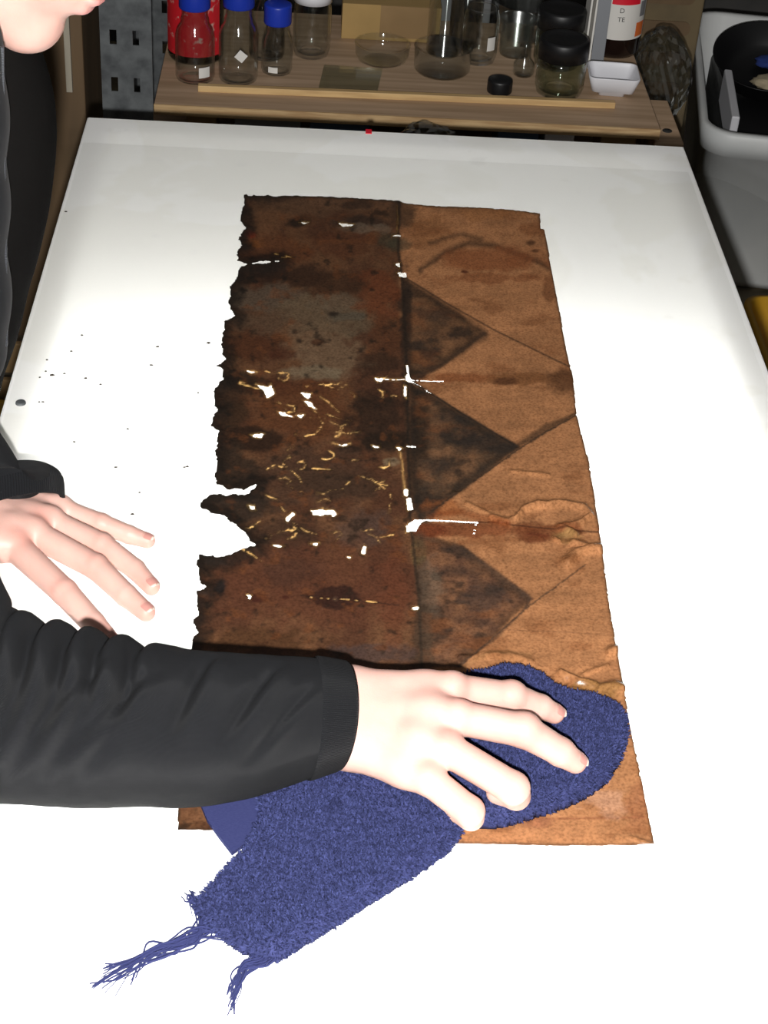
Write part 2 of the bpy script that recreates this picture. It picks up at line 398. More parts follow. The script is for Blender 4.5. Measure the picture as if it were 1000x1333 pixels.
# clear films that lie across the table and hang over both sides
def film(name, x0, x1, y0, y1, h, label, droop=.25, skew=0.0):
    nx, ny = 60, 40; X = np.linspace(x0, x1, nx); Y = np.linspace(y0, y1, ny)
    gx, gy = np.meshgrid(X, Y, indexing='ij')
    gx = gx+skew*(gy-y1)
    over = np.maximum(0, np.maximum(XL+.004-gx, gx-(XR-.004)))
    gz = TZ+h-droop*over-1.2*over**2+.004*np.sin(gy*23)*sstep(0, .05, over)
    V = np.stack([gx, gy, gz], -1).reshape(-1, 3)
    i, j = np.meshgrid(np.arange(nx-1), np.arange(ny-1), indexing='ij'); a = (i*ny+j).ravel()
    return mesh(name, V, np.stack([a, a+ny, a+ny+1, a+1], 1), MAT['film'], label=label, cat='plastic film')
pa = at(62, 210); pb = at(905, 200); pe = at(900, 716)
film('clear_film', XL-.075, XR+.12, .45, (pa[1]+pb[1])/2-.0, .0006, 'wide clear plastic film across the light table, overhanging both its sides')
film('clear_film', XL+.03, XR-.002, .40, pe[1], .0012, 'smaller clear film lying under the near half of the brown sheet', droop=0)

# ------------------------------------------------------------------ shelf rack behind the table
BT = TZ+SH                                   # top of the shelf board (absolute)
def sp(x, y): p = at(x, y, SH); return np.array([p[0], p[1], BT])
rack = thing('shelf_rack', (.16, 2.83, 0), 'slotted grey steel shelf rack with plywood boards behind the light table', 'shelf')
sb = thing('shelf_board', (.163, 2.83, BT-.018), 'loose plywood board that carries the bottles and jars', 'board')
mesh('plywood_sheet', *box((.163, 2.83, BT-.009), (.836, .44, .018), bev=.001), MAT['wood'], sb, smooth=False)
mesh('front_edge', *box((.163, 2.609, BT-.009), (.836, .003, .0178)), MAT['woodedge'], sb, smooth=False)
lowb = mesh('lower_board', *box((.18, 2.835, BT-.125), (.92, .55, .02), bev=.001), MAT['wood'], rack, smooth=False)
mesh('side_block', *box((.60, 2.70, BT-.062), (.05, .18, .075), bev=.002), MAT['wood'], rack, smooth=False)
mesh('knot_hole', *lathe([(0, 0), (.008, 0), (.009, -.002)], (.604, 2.66, BT-.0235), 14), MAT['ink'], rack)
def slotted(parent, x, y, sx, sy):
    # an angle post: one broad face with two columns of slots, one narrow return
    W, h, t = .080, 1.75, .0025
    cols = [0, .014, .025, .050, .060, W]; pz = []; z = aty(165, 110, y)[2]-.012; z -= .078*int(z/.078)
    while z < h-.05: pz.append(z); z += .078
    V = []; Fc = []
    zs = sorted(set([0, h]+[q for z in pz for q in (z, z+.024)]))
    iz = {q: i for i, q in enumerate(zs)}
    for q in zs:
        for c in cols: V.append((x+sx*c, y, q))
    nc = len(cols)
    for i in range(len(zs)-1):
        slot = any(abs(zs[i]-z) < 1e-6 for z in pz)
        for j in range(nc-1):
            if slot and j in (1, 3): continue
            Fc.append((i*nc+j, i*nc+j+1, (i+1)*nc+j+1, (i+1)*nc+j))
    n = len(V); V += [(x, y, 0), (x, y+sy*.05, 0), (x, y+sy*.05, h), (x, y, h)]; Fc.append((n, n+1, n+2, n+3))
    o = mesh('post', V, Fc, MAT['steel'], parent, smooth=False)
    md = o.modifiers.new('thick', 'SOLIDIFY'); md.thickness = t; md.offset = 0
    return o
pl = at(133, 150, SH)
slotted(rack, pl[0], 2.575, 1, 1); slotted(rack, pl[0], 3.08, 1, -1)
bt = sp(258, 118); bt2 = sp(800, 140); mid = (bt+bt2)/2
mesh('wooden_batten', *box((mid[0], mid[1], BT+.0055), (np.linalg.norm((bt2-bt)[:2]), .012, .011), rz=math.atan2(bt2[1]-bt[1], bt2[0]-bt[0]), bev=.001), MAT['batten'], smooth=False,
     label='thin pale wooden batten along the front of the bottle shelf', cat='batten')

def arc_patch(c, r, a0, a1, z0, z1, n=14):
    a = np.linspace(a0, a1, n); V = [(c[0]+r*math.cos(t), c[1]+r*math.sin(t), c[2]+z) for z in (z0, z1) for t in a]
    return V, [(i, i+1, n+i+1, n+i) for i in range(n-1)]
def cap_mesh(r, h, z, c, n=40):
    V, Fc = lathe([(r*.96, z), (r, z+.002), (r, z+h-.004), (r*.96, z+h-.001), (r*.86, z+h), (0, z+h)], c, n, cap0=True)
    V = np.array(V)
    for i in range(1, 3):                    # knurled grip
        for j in range(0, n, 2):
            q = V[i*n+j]; q[:2] = np.array(c)[:2]+(q[:2]-np.array(c)[:2])*.965
    return V, Fc
def bottle(px, py, r, hb, rn, hn, hc, label, lab=None, capmat='bluecap', glass='glass', base_shift=True, capr=None, group=None):
    c = sp(px, py); c = np.array(c)
    t = thing('glass_bottle', c, label, 'bottle', group)
    pr = [(0, .004), (r*.7, .001), (r*.93, .0), (r, .006), (r, hb), (r*.985, hb+.006), (r*.9, hb+.016), (r*.72, hb+.026), (rn*1.1, hb+.033), (rn, hb+.038), (rn, hb+hn)]
    inn = [(max(q-.0022, 0), z+.003) for q, z in pr[1:]]
    mesh('glass_body', *merge(lathe(pr, c), lathe(inn, c)), MAT[glass], t)
    mesh('cap', *cap_mesh(capr or rn*1.22, hc, hb+hn-hc*.55, c), MAT[capmat], t)
    if lab:
        a0, a1, z0, z1, lm = lab
        mesh('label', *arc_patch(c, r+.0006, a0, a1, z0, z1), MAT[lm], t)
    return t, c
D = math.radians
# reagent bottles with blue caps
bottle(254, 101, .033, .070, .0215, .070, .034, 'clear glass bottle with blue cap in front of the red-labelled bottle', (D(-75), D(-40), .012, .030, 'paper'))
bottle(310, 102, .033, .072, .0215, .072, .034, 'clear blue-capped bottle with a tilted white sticker, beside the red-labelled bottle', None)
c = sp(310, 102)
mesh('label', *box((c[0]+.006, c[1]-.0330, BT+.052), (.016, .0008, .016), tilt=(0, D(38), 0)), MAT['paper'], [o for o in COL.objects if o.name.startswith('glass_bottle')][-1], smooth=False)
bottle(360, 92, .0265, .045, .018, .058, .034, 'short clear glass bottle with a blue cap and white sticker at its foot', (D(-120), D(-85), .006, .016, 'paper'), capr=.0235)
bottle(347, 72, .031, .075, .021, .066, .034, 'tall clear glass bottle with blue cap standing behind the short bottle', None)
bottle(255, 72, .048, .135, .02, .085, .03, 'large dark bottle with a wide red label', (D(-165), D(-30), .015, .115, 'redlabel'), capmat='black', glass='darkglass')

def jar(px, py, r, h, lid, hl, label, glass='glass', name='glass_jar', cat='jar', rl=None, foot=.86):
    c = sp(px, py); t = thing(name, c, label, cat)
    pr = [(0, .005), (r*.6, .003), (r*foot, 0), (r, .012), (r, h*.82), (r*.96, h*.9), (r*.9, h*.95), (r*.9, h)]
    inn = [(max(q-.003, 0), z+.006) for q, z in pr[1:-1]]+[(r*.9-.003, h)]
    mesh('glass_body', *merge(lathe(pr, c), lathe(inn, c)), MAT[glass], t)
    if lid:
        mesh('lid', *lathe([(0, h-.004), (rl or r, h-.004), (rl or r, h+hl-.004), ((rl or r)-.002, h+hl-.001), ((rl or r)-.006, h+hl), ((rl or r)-.008, h+hl-.0015), (0, h+hl-.0015)], c), MAT[lid], t)
    return t, c
jar(405, 70, .033, .10, 'white', .014, 'clear glass jar with a white lid beside the kraft cardboard box')
jar(727, 119, .042, .066, 'black', .030, 'squat clear glass jar with black lid by the white square dish', 'thickglass', foot=.9, rl=.0425)
jar(724, 83, .042, .072, 'black', .030, 'clear glass jar with black lid standing right behind the squat one', 'thickglass', foot=.9, rl=.0425)
t, c = jar(622, 78, .032, .095, None, 0, 'tall open glass jar with a small oval white label', foot=.88)
mesh('label', *arc_patch(c, .0327, D(-70), D(-40), .028, .052), MAT['paper'], t)

def open_glass(name, px, py, prof, label, cat, mat='glass', wall=.002):
    c = sp(px, py); pr = np.array(prof, float)
    inn = [(max(q-wall, 0), z+(wall if z < pr[:, 1].max()-1e-6 else 0)) for q, z in pr]
    mesh(name, *merge(lathe(pr, c, 44), lathe(inn[::-1], c, 44)), MAT[mat], label=label, cat=cat, base=c)
open_glass('glass_dish', 497, 79, [(0, 0), (.034, 0), (.042, .004), (.047, .014), (.048, .030), (.0495, .032)], 'low round glass dish in front of the kraft cardboard box', 'dish')
open_glass('glass_dish', 575, 92, [(0, 0), (.044, 0), (.049, .006), (.050, .042), (.0515, .044)], 'deeper round glass dish with tall beaker standing behind it', 'dish')
open_glass('glass_beaker', 577, 68.5, [(0, 0), (.028, 0), (.031, .004), (.031, .150), (.034, .154)], 'tall narrow glass beaker standing behind the deeper round dish', 'beaker')
open_glass('glass_beaker', 604, 58, [(0, 0), (.026, 0), (.029, .004), (.029, .170), (.032, .174)], 'tall narrow glass beaker standing behind the open glass jar', 'beaker')
open_glass('plastic_cup', 670, 70, [(0, 0), (.026, 0), (.028, .003), (.030, .060), (.0335, .064), (.0335, .068)], 'frosted plastic measuring cup left of the black-lidded jars', 'cup', 'frosted')
open_glass('glass_vial', 681, 97, [(0, 0), (.016, 0), (.0185, .005), (.0185, .020), (.010, .030), (.009, .048), (.012, .052)], 'small clear glass vial in front of the frosted cup', 'vial')
open_glass('glass_bowl', 683, 46, [(0, 0), (.044, 0), (.053, .01), (.060, .06), (.064, .066)], 'wide clear glass bowl at the back of the bottle shelf', 'bowl')
c = sp(650, 119)
mesh('bottle_cap', *cap_mesh(.0215, .023, 0, c), MAT['black'], label='loose black screw cap lying on the bottle shelf', cat='cap')
# square plate of glass
q = [at(*p, SH) for p in ((422, 87), (498, 92), (491, 122), (415, 116))]
V = np.array([[p[0], p[1], z] for z in (BT+.0005, BT+.004) for p in q])
mesh('glass_plate', V, [(3, 2, 1, 0), (4, 5, 6, 7), (0, 1, 5, 4), (1, 2, 6, 5), (2, 3, 7, 6), (3, 0, 4, 7)], MAT['plateglass'], smooth=False, label='small greenish square plate of glass lying flat on the shelf', cat='glass plate')
# white square dish
c = sp(795, 119); R0 = .0
t = thing('square_dish', c, 'white plastic square dish at the right end of the bottle shelf', 'dish')
rings = [rring((c[0], c[1], BT+z), sx, sx*.9, rr) for z, sx, rr in ((0, .045, .006), (.006, .047, .006), (.010, .072, .009), (.036, .088, .012), (.0375, .087, .012), (.0375, .083, .011), (.036, .082, .011), (.014, .062, .009))]
mesh('dish_body', *loft(rings, cap0=True, cap1=True, rz=D(-3)), MAT['white'], t)
# brown reagent bottle with printed label
c = sp(796, 64); rB = .049
t = thing('brown_bottle', c, 'dark brown bottle with a white, red and orange printed label', 'bottle')
mesh('glass_body', *lathe([(0, .003), (rB*.9, 0), (rB, .008), (rB, .17), (rB*.9, .19), (.02, .215), (.018, .245)], c), MAT['brownglass'], t)
lab = mesh('label', *arc_patch(c, rB+.0006, D(-170), D(-15), .036, .145, 30), MAT['paper'], t)
mesh('orange_block', *arc_patch(c, rB+.0011, D(-52), D(-24), .040, .066, 8), MAT['orange'], lab)
mesh('red_band', *arc_patch(c, rB+.0011, D(-112), D(-50), .100, .112, 12), MAT['red'], lab)
mesh('grey_print', *arc_patch(c, rB+.0011, D(-46), D(-26), .076, .104, 8), MAT['greyobj'], lab)
def wrap_text(s, size, ang, z, parent):
    cu = bpy.data.curves.new('lettering', 'FONT'); cu.body = s; cu.size = size
    ob = bpy.data.objects.new('lettering_tmp', cu); COL.objects.link(ob)
    me = ob.to_mesh(); V = [(v.co.x, v.co.y) for v in me.vertices]; Fc = [tuple(p.vertices) for p in me.polygons]; ob.to_mesh_clear()
    bpy.data.objects.remove(ob)
    W = [(c[0]+(rB+.0014)*math.cos(ang+x/rB), c[1]+(rB+.0014)*math.sin(ang+x/rB), BT+z+y) for x, y in V]
    mesh('lettering', W, Fc, MAT['ink'], parent, smooth=False)
wrap_text('D', .012, D(-95), .086, lab); wrap_text('TE', .012, D(-97), .070, lab)
# grey metal strip leaning on the brown bottle, white card
a = sp(777, 82); cB = sp(796, 64)                # leans on the shoulder of the bottle
yt = cB[1]-math.sqrt(max((rB+.0012)**2-(a[0]+.012-cB[0])**2, 0)); b2 = aty(788, 0, a[1]+(yt-a[1])/.17*.105)
d = b2-a; L = np.linalg.norm(d); d /= L; L = .30; ctr = a+d*L/2
zx = Vector((0, 0, 1)).rotation_difference(Vector(d)).to_matrix()
Vb, Fb = box((0, 0, 0), (.023, .0016, L), bev=.0004)
mesh('metal_strip', Vb @ np.array(zx).T+ctr, Fb, MAT['aluminium'], smooth=False, label='narrow grey metal strip leaning upright against the brown bottle', cat='metal strip')
mesh('white_card', *merge(box((.4795, 2.882, BT+.085), (.003, .055, .17)), box((.4885, 2.882, BT+.085), (.003, .055, .17)), box((.484, 2.908, BT+.085), (.012, .003, .17))), MAT['paper'], smooth=False, label='folded white card standing between the black-lidded jars and brown bottle', cat='card')
mesh('white_card', *box((.588, 3.028, BT+.098), (.003, .036, .2), tilt=(0, D(12), 0)), MAT['paper'], smooth=False, label='thin white card standing behind the brown bottle by the bag', cat='card')
# kraft cardboard box and grey boxes behind
k0 = sp(444, 58); k1 = sp(572, 60)
t = thing('cardboard_box', ((k0[0]+k1[0])/2, k0[1]+.078, BT), 'kraft cardboard box standing behind the low round glass dish', 'box')
mesh('carton', *box(((k0[0]+k1[0])/2, k0[1]+.078, BT+.0325), (k1[0]-k0[0], .10, .065), bev=.0015), MAT['kraft'], t, smooth=False)
mesh('flap', *box(((k0[0]+k1[0])/2+.03, k0[1]+.0275, BT+.036), (.10, .0015, .058)), MAT['cardboard'], t, smooth=False)
for i, (x, wd) in enumerate(((.06, .055), (.125, .06), (.195, .06), (.255, .045))):
    mesh('grey_box', *box((x+.05, 3.082, BT+.0075), (wd, .05, .245), bev=.003), MAT['greyobj'], smooth=False, label='small grey box in the row behind the kraft cardboard box', cat='box', group='grey boxes behind the kraft box')
# ------------------------------------------------------------------ clear bags
def crumple(name, c, r, label, seed, sq=(1, 1, 1), cat='plastic bag'):
    bm = bmesh.new(); bmesh.ops.create_icosphere(bm, subdivisions=4, radius=1)
    rs = np.random.default_rng(seed); dirs = rs.normal(size=(140, 3)); dirs /= np.linalg.norm(dirs, axis=1)[:, None]; off = rs.uniform(.55, 1.0, 140)
    V = np.array([tuple(v.co) for v in bm.verts])
    s = np.full(len(V), 1.15)
    for k in range(140):                     # facets: crumpled planes
        q = V@dirs[k]; s = np.where(q > .15, np.minimum(s, (off[k]*.6+.5)/np.maximum(q, .15)), s)
    rg = 1-np.abs(2*fbm(V[:, 0]*2.6+V[:, 2]*1.7+seed, V[:, 1]*2.6-V[:, 2]*2.1, seed, 4)-1); s = s*(.78+.28*rg)
    V = V*s[:, None]*np.array(r)*np.array(sq)+np.array(c)
    V[:, 2] = np.maximum(V[:, 2], c[2]-r[2]*.8)
    bm.verts.ensure_lookup_table(); Fc = [[v.index for v in f.verts] for f in bm.faces]; bm.free()
    return mesh(name, V, Fc, MAT['bag'], smooth=False, label=label, cat=cat)
pb = at(884, 102, -.27)
crumple('plastic_bag', (pb[0]-.035, pb[1], TZ-.266), (.052, .125, .088), 'crumpled clear plastic bag between the bottle shelf and white bin', 5)
pc = at(552, 160, -.28)
crumple('plastic_bag', (pc[0], 2.570, TZ-.278), (.066, .034, .072), 'small crumpled clear bag poking out under the shelf edge', 9)
# goods on the lower board, seen in the gap under the shelf edge
for i, (x, wd, hh, mt, lb) in enumerate(((.35, .07, .07, 'navy', 'navy blue carton under the shelf, right of the small bag'), (.42, .05, .075, 'white', 'white carton on the lower shelf board'),
                              (-.18, .05, .075, 'cardboard', 'brown carton at the left end of the lower shelf board'), (-.07, .11, .07, 'greyobj', 'grey carton under the bottles on the lower board'),
                              (.05, .10, .07, 'navy', 'navy blue carton under the shelf, left of the small bag'), (.52, .06, .07, 'cardboard', 'brown carton at the right end of the lower shelf board'))):
    mesh('small_carton', *box((x, 2.68, BT-.115+.047), (wd, .08, .094), bev=.002), MAT[mt], smooth=False, label=lb, cat='carton')

# ------------------------------------------------------------------ left: brown cabinet side with a pale strip
xr = aty(112, 150, 2.9)[0]
t = thing('brown_cabinet', (xr-.4, 3.1, 0), 'tall plain brown cabinet left of the steel rack, behind the person', 'cabinet')
mesh('carcass', *box((xr-.40, 3.1, .95), (.80, .40, 1.9), bev=.003), MAT['panel'], t, smooth=False)
s1 = aty(84, 30, 2.895); s2 = aty(93, 112, 2.895)
mesh('pale_strip', *box(((s1[0]+s2[0])/2, 2.895, (s1[2]+s2[2])/2+.06), (.011, .012, abs(s1[2]-s2[2])+.14), bev=.001), MAT['palestrip'], t, smooth=False)

# slotted brown crate side behind the bag
cxr = aty(911, 40, 3.33)[0]-.075
t = thing('slatted_crate', (cxr, 3.3, 0), 'brown wooden crate with long rounded slots behind the clear bag', 'crate')
mesh('crate_body', *box((cxr, 3.42, .33), (.15, .18, .66), bev=.004), MAT['crate'], t, smooth=False)
for k in range(5):
    Vs, Fs = loft([rring((0, 0, z), .11, .030, .0149) for z in (0, .003)], cap1=True)
    mesh('slot', np.stack([.0+cxr+Vs[:, 0], 3.33-Vs[:, 2], .60-k*.065+Vs[:, 1]], 1), Fs, MAT['panel'], t, smooth=False)

# ------------------------------------------------------------------ right: white storage bin with its contents
rb = -.48; bA = at(915, 172, rb); bB = at(1000, 192, rb); bC = at(919, 0, rb)
ux = (bB-bA)[:2]; ux /= np.linalg.norm(ux); uy = np.array([-ux[1], ux[0]]); ang = math.atan2(ux[1], ux[0])*.3
uxx = np.array([math.cos(ang), math.sin(ang)]); uyy = np.array([-uxx[1], uxx[0]])
BW, BD = .52, .72; bctr = bA[:2]+uxx*BW/2+uyy*BD/2; fz = .004; rz_ = TZ+rb
t = thing('storage_bin', (bctr[0], bctr[1], 0), 'open grey-white plastic storage bin on the floor beside the shelf rack', 'storage bin')
spec = [(fz, .86, .05), (.02, .88, .055), (rz_-.05, .955, .06), (rz_-.05, .99, .065), (rz_-.004, 1.0, .07), (rz_, .99, .07), (rz_, .95, .06), (rz_-.006, .94, .06), (fz+.02, .85, .05)]
mesh('bin_body', *loft([rring((bctr[0], bctr[1], z), BW*s, BD*s, r) for z, s, r in spec], cap0=True, cap1=True, rz=ang), MAT['bin'], t)
pc = at(1003, 62, -.46)
# contents rest on a heap of dark tools inside the bin
mesh('dark_toolbox', *box((bctr[0], bctr[1], .1615), (.405, .575, .273), rz=ang, bev=.012), MAT['black'], label='black box lying inside the storage bin', cat='box')
t = thing('black_pan', (pc[0], pc[1], .23), 'large round black pan lying in the storage bin', 'pan')
Rt = np.array(Euler((D(16), D(-4), 0)).to_matrix())
pz = np.array([pc[0], pc[1], TZ-.53])
mesh('pan_body', *lathe([(0, 0), (.075, 0), (.10, .012), (.122, .058), (.125, .060), (.121, .060), (.098, .016), (.073, .006), (0, .006)], pz, 48, R=Rt), MAT['black'], t)
mesh('pan_handle', *tube([pz+Rt@np.array(p) for p in ((.02, -.10, .04), (.03, -.17, .055), (.035, -.25, .06))], .011, 10), MAT['black'], t)
rs = np.random.default_rng(3)
for k, (dx, dy, mt, lb) in enumerate(((.02, .02, 'blue', 'crumpled blue cloth in the black pan'), (.0, -.05, 'beige', 'small beige rag in the black pan'), (.066, -.028, 'blue', 'second blue cloth beside the beige rag in the pan'))):
    bm = bmesh.new(); bmesh.ops.create_icosphere(bm, subdivisions=3, radius=1)
    V = np.array([tuple(v.co) for v in bm.verts]); nn = fbm(V[:, 0]*2+k*7, V[:, 1]*2+V[:, 2]*3, 11)
    V = V*(.6+.8*nn)[:, None]*np.array([.045, .035, .016])*(.62 if k == 2 else .9)+(pz+Rt@np.array([dx, dy, .026]))
    bm.verts.ensure_lookup_table(); Fc = [[v.index for v in f.verts] for f in bm.faces]; bm.free()
    mesh('cloth_rag', V, Fc, MAT[mt], label=lb, cat='rag')
w1 = at(938, 58, -.44); w2 = at(943, 168, -.50)
wv = (w1+w2)/2
mesh('plastic_strip', *box((wv[0]+.020, wv[1]-.016, .335), (.017, abs(w1[1]-w2[1])*.82, .075), rz=math.atan2(-(w1[0]-w2[0]), w1[1]-w2[1]), bev=.003), MAT['white'], label='white plastic strip standing on edge inside the storage bin', cat='strip', smooth=False)

# yellow tubs on the floor on either side
def tub(c, w, d, h, label, fill=None):
    t = thing('yellow_tub', (c[0], c[1], 0), label, 'tub')
    rg = [rring((c[0], c[1], z), w*s, d*s, .045*s) for z, s in ((.004, .84), (h-.03, .96), (h-.028, 1.0), (h, 1.0), (h, .93), (.02, .82))]
    mesh('tub_body', *loft(rg, cap0=True, cap1=True), MAT['yellow'], t)
    if fill:
        bm = bmesh.new(); bmesh.ops.create_icosphere(bm, subdivisions=4, radius=1)
        V = np.array([tuple(v.co) for v in bm.verts]); V = V*(.8+.4*fbm(V[:, 0]*3, V[:, 1]*3+V[:, 2], 4))[:, None]*np.array([w*.40, d*.40, h*.42])+np.array([c[0], c[1], h*.62])
        V[:, 2] = np.maximum(V[:, 2], .03)
        bm.verts.ensure_lookup_table(); Fc = [[v.index for v in f.verts] for f in bm.faces]; bm.free()
        mesh('cloth_sack', V, Fc, MAT['beige'], label='beige cloth sack stuffed into the yellow tub', cat='sack')
y1 = at(965, 386, -.60)
tub((y1[0]+.17, y1[1]-.14), .34, .30, .25, 'yellow plastic tub on the floor in front of the storage bin', True)
y2 = at(-2, 520, -.60)
tub((y2[0]-.10, y2[1]-.15), .30, .30, .25, 'yellow plastic tub on the floor left of the light table')
t = thing('wooden_crate', (-.56, 2.42, 0), 'low brown wooden crate under the left side of the film', 'crate')
for k in range(3):
    for sx, sy in ((0, -1), (0, 1), (-1, 0), (1, 0)):
        mesh('slat', *box((-.56+sx*.144, 2.42+sy*.114, .03+.075*k), (.012 if sx else .30, .012 if sy else .216, .06), bev=.002), MAT['cardboard'], t, smooth=False)
for sx in (-1, 1):
    for sy in (-1, 1): mesh('corner_post', *box((-.56+sx*.129, 2.42+sy*.099, .105), (.02, .02, .21), bev=.002), MAT['cardboard'], t, smooth=False)
mesh('crate_floor', *box((-.56, 2.42, .008), (.276, .216, .012)), MAT['cardboard'], t, smooth=False)
DOCGAIN = 0.85

# ------------------------------------------------------------------ the scorched brown sheet
def build_document():
    g = .00125
    x0, x1, y0, y1 = -.088, .290, .825, 1.855
    X = np.arange(x0, x1, g); Y = np.arange(y0, y1, g); nx, ny = len(X), len(Y)
    gx, gy = np.meshgrid(X, Y, indexing='ij')
    q = proj(np.stack([gx, gy, np.full_like(gx, TZ+.002)], -1)); px, py = q[..., 0], q[..., 1]
    outline = [(318, 256), (316, 273), (314, 290), (319, 299), (309, 313), (315, 321), (309, 326), (309, 341), (319, 345), (340, 343.2), (368, 341.5), (340, 345.5), (320, 347), (312, 347), (308, 362), (299, 375), (298, 405), (305, 413), (291, 420), (291, 435),
               (289, 451), (289, 464), (296, 469), (281, 478), (289, 483), (291, 497), (279, 507), (279, 530), (284, 535), (276, 547), (275, 556), (283, 564), (284, 573), (279, 589), (284, 603), (279, 619), (281, 632), (296, 639), (319, 639), (337, 630),
               (321, 645), (270, 646), (258, 664), (289, 672), (312, 690), (322, 702), (332, 712), (289, 728), (260, 725), (256, 738), (260, 764), (273, 767), (256, 771), (258, 801), (251, 809), (258, 824), (250, 832), (248, 850), (242, 920), (237, 1000), (232, 1055), (231, 1082),
               (400, 1089), (600, 1098), (730, 1101), (852, 1100), (840, 1040), (820, 940), (806, 862), (794, 792), (781, 692), (767, 602), (751, 541), (746, 491), (738, 458), (728, 402), (717, 345), (712, 312), (708, 299), (704, 298), (703, 278), (660, 273), (630, 271), (560, 268), (500, 262), (440, 259), (380, 257)]
    # fray the outline a little on the burnt left side
    jit = (fbm(px*.16, py*.16, 3)-.5)*7*sstep(420, 300, px)*(py < 1000)+(fbm(px*.25, py*.25, 8)-.5)*1.6
    sd = polyd(px, py, outline)+jit
    holes = [[(441, 291), (461, 293), (458, 295), (446, 296)], [(390, 290), (402, 290), (396, 292)], [(514, 345), (521, 343), (520, 350)], [(517, 356), (528, 355), (529, 361), (521, 362)],
             [(321, 483), (336, 485), (328, 487)], [(333, 501), (350, 505), (352, 501), (358, 514), (348, 519), (344, 511)], [(392, 512), (405, 513), (401, 520), (396, 516)], [(395, 522), (404, 524), (412, 533), (402, 529)],
             [(361, 536), (370, 538), (381, 543), (368, 542)], [(385, 541), (396, 540), (392, 545)], [(487, 492), (499, 493), (497, 497), (490, 497)], [(529, 488), (533, 492), (538, 495), (536, 500), (528, 497)], [(526, 503), (529, 505), (529, 520), (526, 515)],
             [(326, 566), (344, 565), (340, 570), (333, 570)], [(432, 577), (444, 580), (456, 578), (446, 582)], [(484, 581), (494, 583), (490, 585)], [(526, 637), (532, 639), (530, 648), (526, 646)], [(529, 650), (535, 650), (538, 664), (531, 666)],
             [(541, 676), (553, 677), (546, 683), (541, 692), (529, 694), (529, 686)], [(405, 666), (416, 664), (434, 665), (439, 670), (434, 674), (430, 670), (416, 672), (408, 671)], [(372, 676), (381, 668), (384, 670), (377, 677), (374, 681)],
             [(323, 658), (330, 659), (332, 664), (328, 664)], [(470, 720), (474, 711), (477, 712), (474, 724)], [(404, 708), (415, 707), (412, 711)], [(354, 710), (361, 710), (368, 712), (364, 713)], [(321, 774), (327, 776), (325, 780)], [(452, 725), (458, 724), (455, 728)],
             [(516, 583), (524, 585), (520, 588)], [(538, 791), (546, 792), (544, 795), (536, 793)], [(418, 663), (421, 662), (420, 664)]]
    hd = np.full(px.shape, 1e3)
    jit2 = (fbm(px*.35, py*.35, 21)-.5)*3.0
    for h in holes: hd = np.minimum(hd, polyd(px, py, h)+jit2)
    slits = [([(500, 494), (533, 495), (560, 497), (578, 497)], .45), ([(536, 497), (548, 504), (562, 514)], .5), ([(533, 495), (531, 484), (530, 477)], .9), ([(519, 583), (523, 600), (527, 640)], .25), ([(547, 677), (585, 678.5), (622, 680.5)], .8), ([(622, 680), (650, 682.5), (684, 684.5)], .2),
             ([(620, 681), (616, 702)], .8), ([(517, 305), (518, 290), (517, 270)], .05), ([(512, 308), (521, 308)], .8), ([(530, 583), (541, 582)], .8)]
    for pts, wd in slits: hd = np.minimum(hd, lined(px, py, pts)-wd+(fbm(px*.5, py*.5, 5)-.5)*1.0)
    field = np.maximum(sd, -hd)              # < 0 where there is sheet

    # ---- colour, as seen on the sheet itself
    def C(r, gg, b): return lin(r, gg, b)
    col = np.zeros(px.shape+(3,)); wx = (fbm(px*.035, py*.035, 40)-.5)*26; wy = (fbm(px*.035, py*.035, 51)-.5)*26
    ax, ay = px+wx, py+wy
    foldx = np.interp(py, [250, 300, 420, 500, 600, 680, 780, 870, 1100], [519, 518, 523, 530, 530, 534, 545, 549, 563])
    right = sstep(-4, 7, px-foldx+(fbm(px*.1, py*.1, 60)-.5)*8)
    n1 = fbm(px*.02, py*.02, 70, 5); n2 = fbm(px*.07, py*.09, 80, 5); n3 = fbm(px*.3, py*.3, 90, 3)
    def mix(c, k): 
        nonlocal col
        col = col*(1-k[..., None])+np.asarray(c)*k[..., None]
    lt_ = C(104, 70, 46)*(1-sstep(.35, .65, n1))[..., None]+C(80, 50, 33)*sstep(.35, .65, n1)[..., None]
    thin = np.zeros(px.shape); wet = np.zeros(px.shape); ridge = np.zeros(px.shape)
    rc = np.broadcast_to(C(158, 109, 72), px.shape+(3,))
    rc = rc*(.86+.28*n2)[..., None]
    col = lt_*(1-right)[..., None]+rc*right[..., None]
    L = 1-right
    def blob(x, y, rx, ry, c, k=1.0, rot=0, soft=.45, rough=.6, f=.06, side=None):
        cs, sn = math.cos(rot), math.sin(rot); dx = (px-x)*cs+(py-y)*sn; dy = -(px-x)*sn+(py-y)*cs
        d = np.sqrt((dx/rx)**2+(dy/ry)**2)+(fbm(px*f+x, py*f*1.3+y, 33)-.5)*rough*2
        m = sstep(1+soft/2, 1-soft, d)*k
        if side is not None: m = m*side
        mix(c, m)
    K = C(38, 27, 18); K2 = C(50, 34, 23); _G = C(108, 93, 78); RED = C(112, 56, 28); OCH = C(122, 72, 34)
    # left half
    blob(420, 268, 110, 14, C(96, 68, 48), .8, side=L); blob(350, 330, 60, 26, C(92, 50, 26), .6, side=L)
    blob(330, 318, 14, 7, OCH, .9); blob(326, 306, 8, 5, C(120, 45, 22), .8); blob(390, 289, 17, 8, K, .9); blob(462, 268, 24, 6, K2, .8); blob(475, 290, 42, 9, C(58, 42, 32), .9)
    blob(480, 298, 38, 6, C(120, 102, 84), .55, rough=.9); blob(505, 315, 16, 12, C(70, 60, 44), .8); blob(440, 320, 50, 16, C(88, 50, 30), .6)
